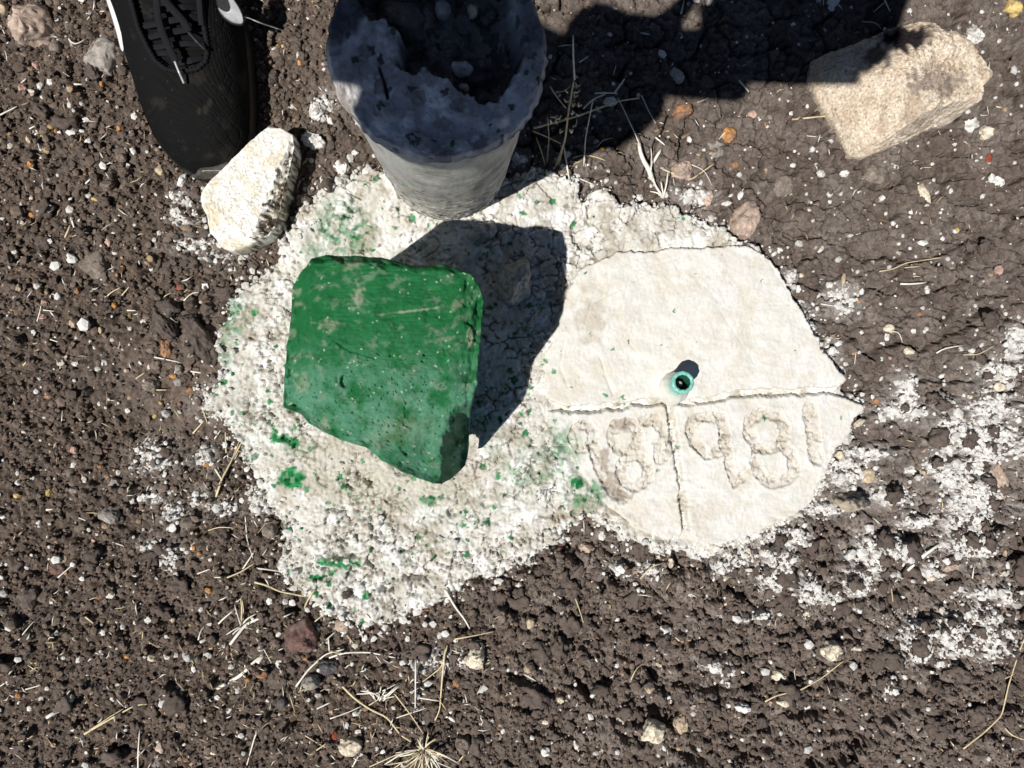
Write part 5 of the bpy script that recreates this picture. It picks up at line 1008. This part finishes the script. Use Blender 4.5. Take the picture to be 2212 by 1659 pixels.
def c_soil(r_, N):
    b = np.array([.135, .103, .082]) * (.65 + .8 * r_.rand(N, 1)); k = r_.rand(N)
    b = np.where(k[:, None] > .988, np.array([.42, .30, .18]) * (.5 + .8 * r_.rand(N, 1)), b); b = np.where((k[:, None] < .005), np.array([.6, .57, .52]), b); return b
scatter('soil_crumbs', 44000, d_soil, lambda r_, N: np.clip(r_.lognormal(-6.98, .50, N), .0004, .0050), c_soil, M_peb, 'loose crumbs of dark soil', 501)
def d_clod(x, y):
    q_ = sdf(x, y, fpoly); l_ = sst(1080, 1220, y + .1 * (x - 1600)) * sst(820, 1020, x); rr_ = sst(1900, 2050, x) * (y > 480) * .5; ll_ = .10 * (x < 700) * ((y > 1180) | (y < 700)) + .5 * ((abs(x - 420) < 110) & (abs(y - 690) < 130)) + .35 * ((x < 700) & (x > 560) & (y > 1250) & (y < 1500))
    n_ = sst(-.15, .25, pn(x / 70, y / 70, 282)); return np.where(q_ > -10, 0, np.clip((l_ + rr_) * (.12 + .88 * n_) + ll_, 0, 1))
scatter('soil_clods', 1250, d_clod, lambda r_, N: np.clip(r_.lognormal(-5.85, .48, N), .0013, .0090), lambda r_, N: np.array([.127, .100, .085]) * (.8 + .4 * r_.rand(N, 1)), M_rock, 'heaped clods of dark soil with black gaps between', 505, flat=.62, base=(IV3, IF3), rough=.75, smooth=True)
def d_white(x, y):
    v = np.zeros(x.shape)
    for a, b, ra, rb in WHITE: v = np.maximum(v, 1.25 - .55 * np.sqrt(((x - a) / ra) ** 2 + ((y - b) / rb) ** 2))
    de = sdf(x, y, fpoly); v = np.maximum(v, .5 * sst(-45, -3, de) * (de < 16)); v = np.maximum(v, .05 * (de < 0)); return np.clip(v, 0, 1) * np.where(de > 16, .0, 1)
scatter('white_crumbs', 5600, d_white, lambda r_, N: np.clip(r_.lognormal(-6.6, .50, N), .0005, .0050), lambda r_, N: np.array([.74, .72, .68]) * (.68 + .38 * r_.rand(N, 1)), M_peb, 'loose white crumbs of whitewashed concrete', 502)
def d_foot(x, y):
    de = sdf(x, y, fpoly); dk = sdf(x, y, disk); return np.where((de > 4) & (dk < -4), .15 + .85 * (sst(60, 10, de) + sst(1080, 1200, y)), 0)
scatter('footing_crumbs', 520, d_foot, lambda r_, N: np.clip(r_.lognormal(-6.75, .45, N), .0006, .0040), lambda r_, N: np.where(r_.rand(N, 1) > .94, np.array([.02, .15, .05]), np.array([.62, .60, .56]) * (.75 + .33 * r_.rand(N, 1))), M_peb,
        'loose white crumbs lying on the concrete footing', 503)
def d_grav(x, y): return np.where(sdf(x, y, fpoly) > -2, 0, np.where((y > 1080) & (x > 1100), .6, np.where(x > 1050, .22, .5)))
GC = np.array([(.46, .27, .13), (.58, .53, .44), (.46, .36, .2), (.38, .28, .22), (.30, .15, .10), (.62, .57, .48), (.22, .18, .15), (.55, .53, .50), (.3, .24, .2)])
scatter('fine_gravel', 330, d_grav, lambda r_, N: np.clip(r_.lognormal(-6.75, .42, N), .0006, .0032), lambda r_, N: GC[r_.randint(0, len(GC), N)] * (.8 + .3 * r_.rand(N, 1)), M_peb, 'fine coloured gravel in the soil', 504)
r_ = np.random.RandomState(77); parts = []; cols = []
while len(parts) < 760:
    x, y = r_.rand() * W0, r_.rand() * H0
    d = .10 + (.9 if y > 1380 and 480 < x < 1060 else 0) + (.35 if y > 1350 and x < 520 else 0) + .25 * (430 < x < 640 and 850 < y < 1300) + .1 * (x < 700) + .2 * (1170 < x < 1500 and 240 < y < 420)
    if r_.rand() > d or float(sdf(np.array([x]), np.array([y]), fpoly)[0]) > 8: continue
    a = r_.rand() * 3.14; l = np.exp(r_.normal(2.55, .45)) / 2; bend = r_.normal(0, .2)
    L = np.array([(x - l * math.cos(a), y - l * math.sin(a)), (x, y + bend * l), (x + l * math.cos(a + bend), y + l * math.sin(a + bend))])
    X_, Y_ = P(L[:, 0], L[:, 1]); z_ = samp(hs, GX, GY, X_, Y_); z_ = z_ * .3 + z_.max() * .7 + .0009 + .002 * r_.rand()
    V, F, T = tube_np(np.stack([X_, Y_, z_], -1), [.00022, .00042 + .0003 * r_.rand(), .0002], 4, .6); parts.append((V, F, T))
    cols.append(np.array([(.76, .70, .58), (.62, .5, .3), (.82, .80, .74), (.4, .32, .22)][r_.randint(0, 4)]) * (.8 + .3 * r_.rand()))
tag(obj('straw_litter', mixed('straw_litter', parts, True, cols), M_litter), 'scattered bits of dry straw on the soil', kind='stuff')


# ------------------------------------------------------------------ the photographer, whose hands and phone shade the pipe top and the upper right
def skinned(name, verts, edges, radii, m, parent, root=0, sub=1):
    me = bpy.data.meshes.new(name); me.from_pydata(verts, edges, []); o = obj(name, me, m, parent)
    md = o.modifiers.new('skin', 'SKIN'); md.use_smooth_shade = True
    for i, rd in enumerate(radii):
        v = me.skin_vertices[0].data[i]; v.radius = (rd, rd); v.use_root = (i == root)
    ss = o.modifiers.new('sub', 'SUBSURF'); ss.levels = ss.render_levels = sub; return o
def chainmesh(chains):
    V, E, Rr, names = [], [], [], {}
    for ch in chains:
        prev = None
        for it in ch:
            if isinstance(it, str): prev = names[it]; continue
            nm, p, rd = it; V.append(p); Rr.append(rd); names[nm] = len(V) - 1
            if prev is not None: E.append((prev, len(V) - 1))
            prev = len(V) - 1
    return V, E, Rr
M_skin = mat('skin', col=(.36, .22, .15), rough=.6, spec=.3, mott=.08, mscale=60); M_jack = mat('grey_jacket', col=(.10, .10, .11), mott=.15, mscale=60); M_trou = mat('dark_trousers', col=(.03, .035, .05), mott=.15, mscale=60)
M_hair = mat('dark_hair', col=(.02, .015, .012), mott=.3, mscale=200)
def Q(cx, cy, z): return ((cx - NAD[0]) * U, (NAD[1] - cy) * U, z)
per = thing('person', 'person in dark clothes bending in from above the top edge, casting the big black shadow', 'person', (0, 0, 0))
fing = []
for k, (sx, sy, ex, ey) in enumerate([(600, 716, 845, 722), (610, 668, 850, 668), (610, 622, 800, 618), (590, 590, 690, 596)]):
    fing.append(['lh', ('f%da' % k, Q(sx + 40, sy, .694), .0125), ('f%db' % k, Q((sx + ex) / 2 + 20, (sy + ey) / 2, .690), .0122), ('f%dc' % k, Q(ex - 10, ey, .688), .0115)])
ft = ['lh', ('ta', Q(620, 600, .70), .011), ('tb', Q(668, 560, .70), .0095), ('tc', Q(702, 515, .70), .0085)]
rf = []
for k, (sx, sy, ex, ey) in enumerate([(1120, 648, 1010, 668), (1125, 620, 985, 630), (1120, 590, 990, 596), (1115, 560, 1000, 566)]):
    rf.append(['rh', ('r%da' % k, Q(sx, sy, .690), .0105), ('r%db' % k, Q((sx + ex) / 2, (sy + ey) / 2, .688), .0095), ('r%dc' % k, Q(ex, ey, .687), .0085)])
V_, E_, R_ = chainmesh([[('pelvis', (-.03, .78, .50), .13), ('waist', (-.02, .66, .66), .12), ('chest', (-.01, .50, .82), .14), ('neck', (0, .36, .94), .055), ('head', (0, .29, 1.02), .085), ('crown', (0, .25, 1.09), .08)],
    ['chest', ('ls', (-.19, .44, .88), .06), ('lu', (-.30, .27, .80), .048), ('le', (-.37, .10, .725), .042), ('lf', (-.29, .045, .70), .036), ('lw', Q(440, 705, .698), .030), ('lh', Q(545, 670, .695), .050), ('lp', Q(535, 745, .693), .050), ('lq', Q(600, 745, .692), .034)], ['lh', ('lr', Q(455, 650, .70), .046)], ['lp', ('lt', Q(470, 775, .69), .048)], ['lp', ('lv', Q(545, 800, .69), .044)], *fing, ft,
    ['chest', ('rs', (.19, .44, .88), .06), ('ru', (.22, .38, .80), .048), ('re', (.16, .30, .74), .044), ('rfa', (.10, .20, .715), .038), ('rw', Q(1110, 480, .70), .032), ('rh', Q(1095, 600, .695), .034)], *rf,
    ['pelvis', ('lhip', (-.14, .74, .48), .09), ('lk', (-.24, .42, .50), .065), ('lc', (-.26, .44, .30), .055), ('la', (-.262, .425, .10), .04)],
    ['pelvis', ('rhip', (.10, .76, .48), .09), ('rk', (.24, .52, .50), .065), ('rc', (.24, .60, .30), .055), ('ra', (.24, .62, .09), .04), ('rt', (.24, .46, .035), .035)]])
skinned('body', V_, E_, R_, M_skin, per)
V_, E_, R_ = chainmesh([[('pelvis', (-.03, .77, .53), .15), ('waist', (-.02, .66, .66), .145), ('chest', (-.01, .50, .82), .165), ('neck', (0, .40, .91), .08)],
    ['chest', ('ls', (-.19, .44, .88), .08), ('lu', (-.30, .27, .80), .062), ('le', (-.37, .10, .725), .052), ('lf', (-.30, .05, .705), .042)],
    ['chest', ('rs', (.19, .44, .88), .08), ('ru', (.22, .38, .80), .065), ('re', (.14, .30, .75), .068), ('rfa', (.045, .19, .735), .074), ('rw', Q(1000, 470, .725), .068)]])
skinned('jacket', V_, E_, R_, M_jack, per)
V_, E_, R_ = chainmesh([[('pelvis', (-.03, .78, .50), .16)], ['pelvis', ('lhip', (-.14, .74, .48), .11), ('lk', (-.24, .42, .50), .08), ('lc', (-.26, .44, .30), .068), ('la', (-.262, .43, .13), .058)],
    ['pelvis', ('rhip', (.10, .76, .48), .11), ('rk', (.24, .52, .50), .08), ('rc', (.24, .60, .30), .068), ('ra', (.24, .62, .12), .058)]])
skinned('trousers', V_, E_, R_, M_trou, per)
V_, E_, R_ = chainmesh([[('a', (0, .30, 1.04), .088), ('b', (0, .27, 1.10), .088)]]); skinned('hair', V_, E_, R_, M_hair, per)
bm = bmesh.new(); bmesh.ops.create_cube(bm, size=1)
bmesh.ops.scale(bm, vec=(.150, .076, .0085), verts=bm.verts); bmesh.ops.bevel(bm, geom=[e for e in bm.edges if abs(e.verts[0].co.z - e.verts[1].co.z) > .001], offset=.010, segments=5, affect='EDGES')
me = bpy.data.meshes.new('casing'); bm.to_mesh(me); bm.free()
ph = thing('phone', 'phone held level in both hands above the ground, its shadow joining the hands', 'phone', (0, 0, 0)); c_ = Q(925, 600, .6775); o = obj('casing', me, M_blk, ph); o.location = c_
bm = bmesh.new(); bmesh.ops.create_cone(bm, cap_ends=True, segments=24, radius1=.008, radius2=.008, depth=.002); me = bpy.data.meshes.new('lens'); bm.to_mesh(me); bm.free()
o = obj('lens', me, M_clear, ph); o.location = (c_[0] + .055, c_[1] - .022, c_[2] - .0053)

flush_labels()
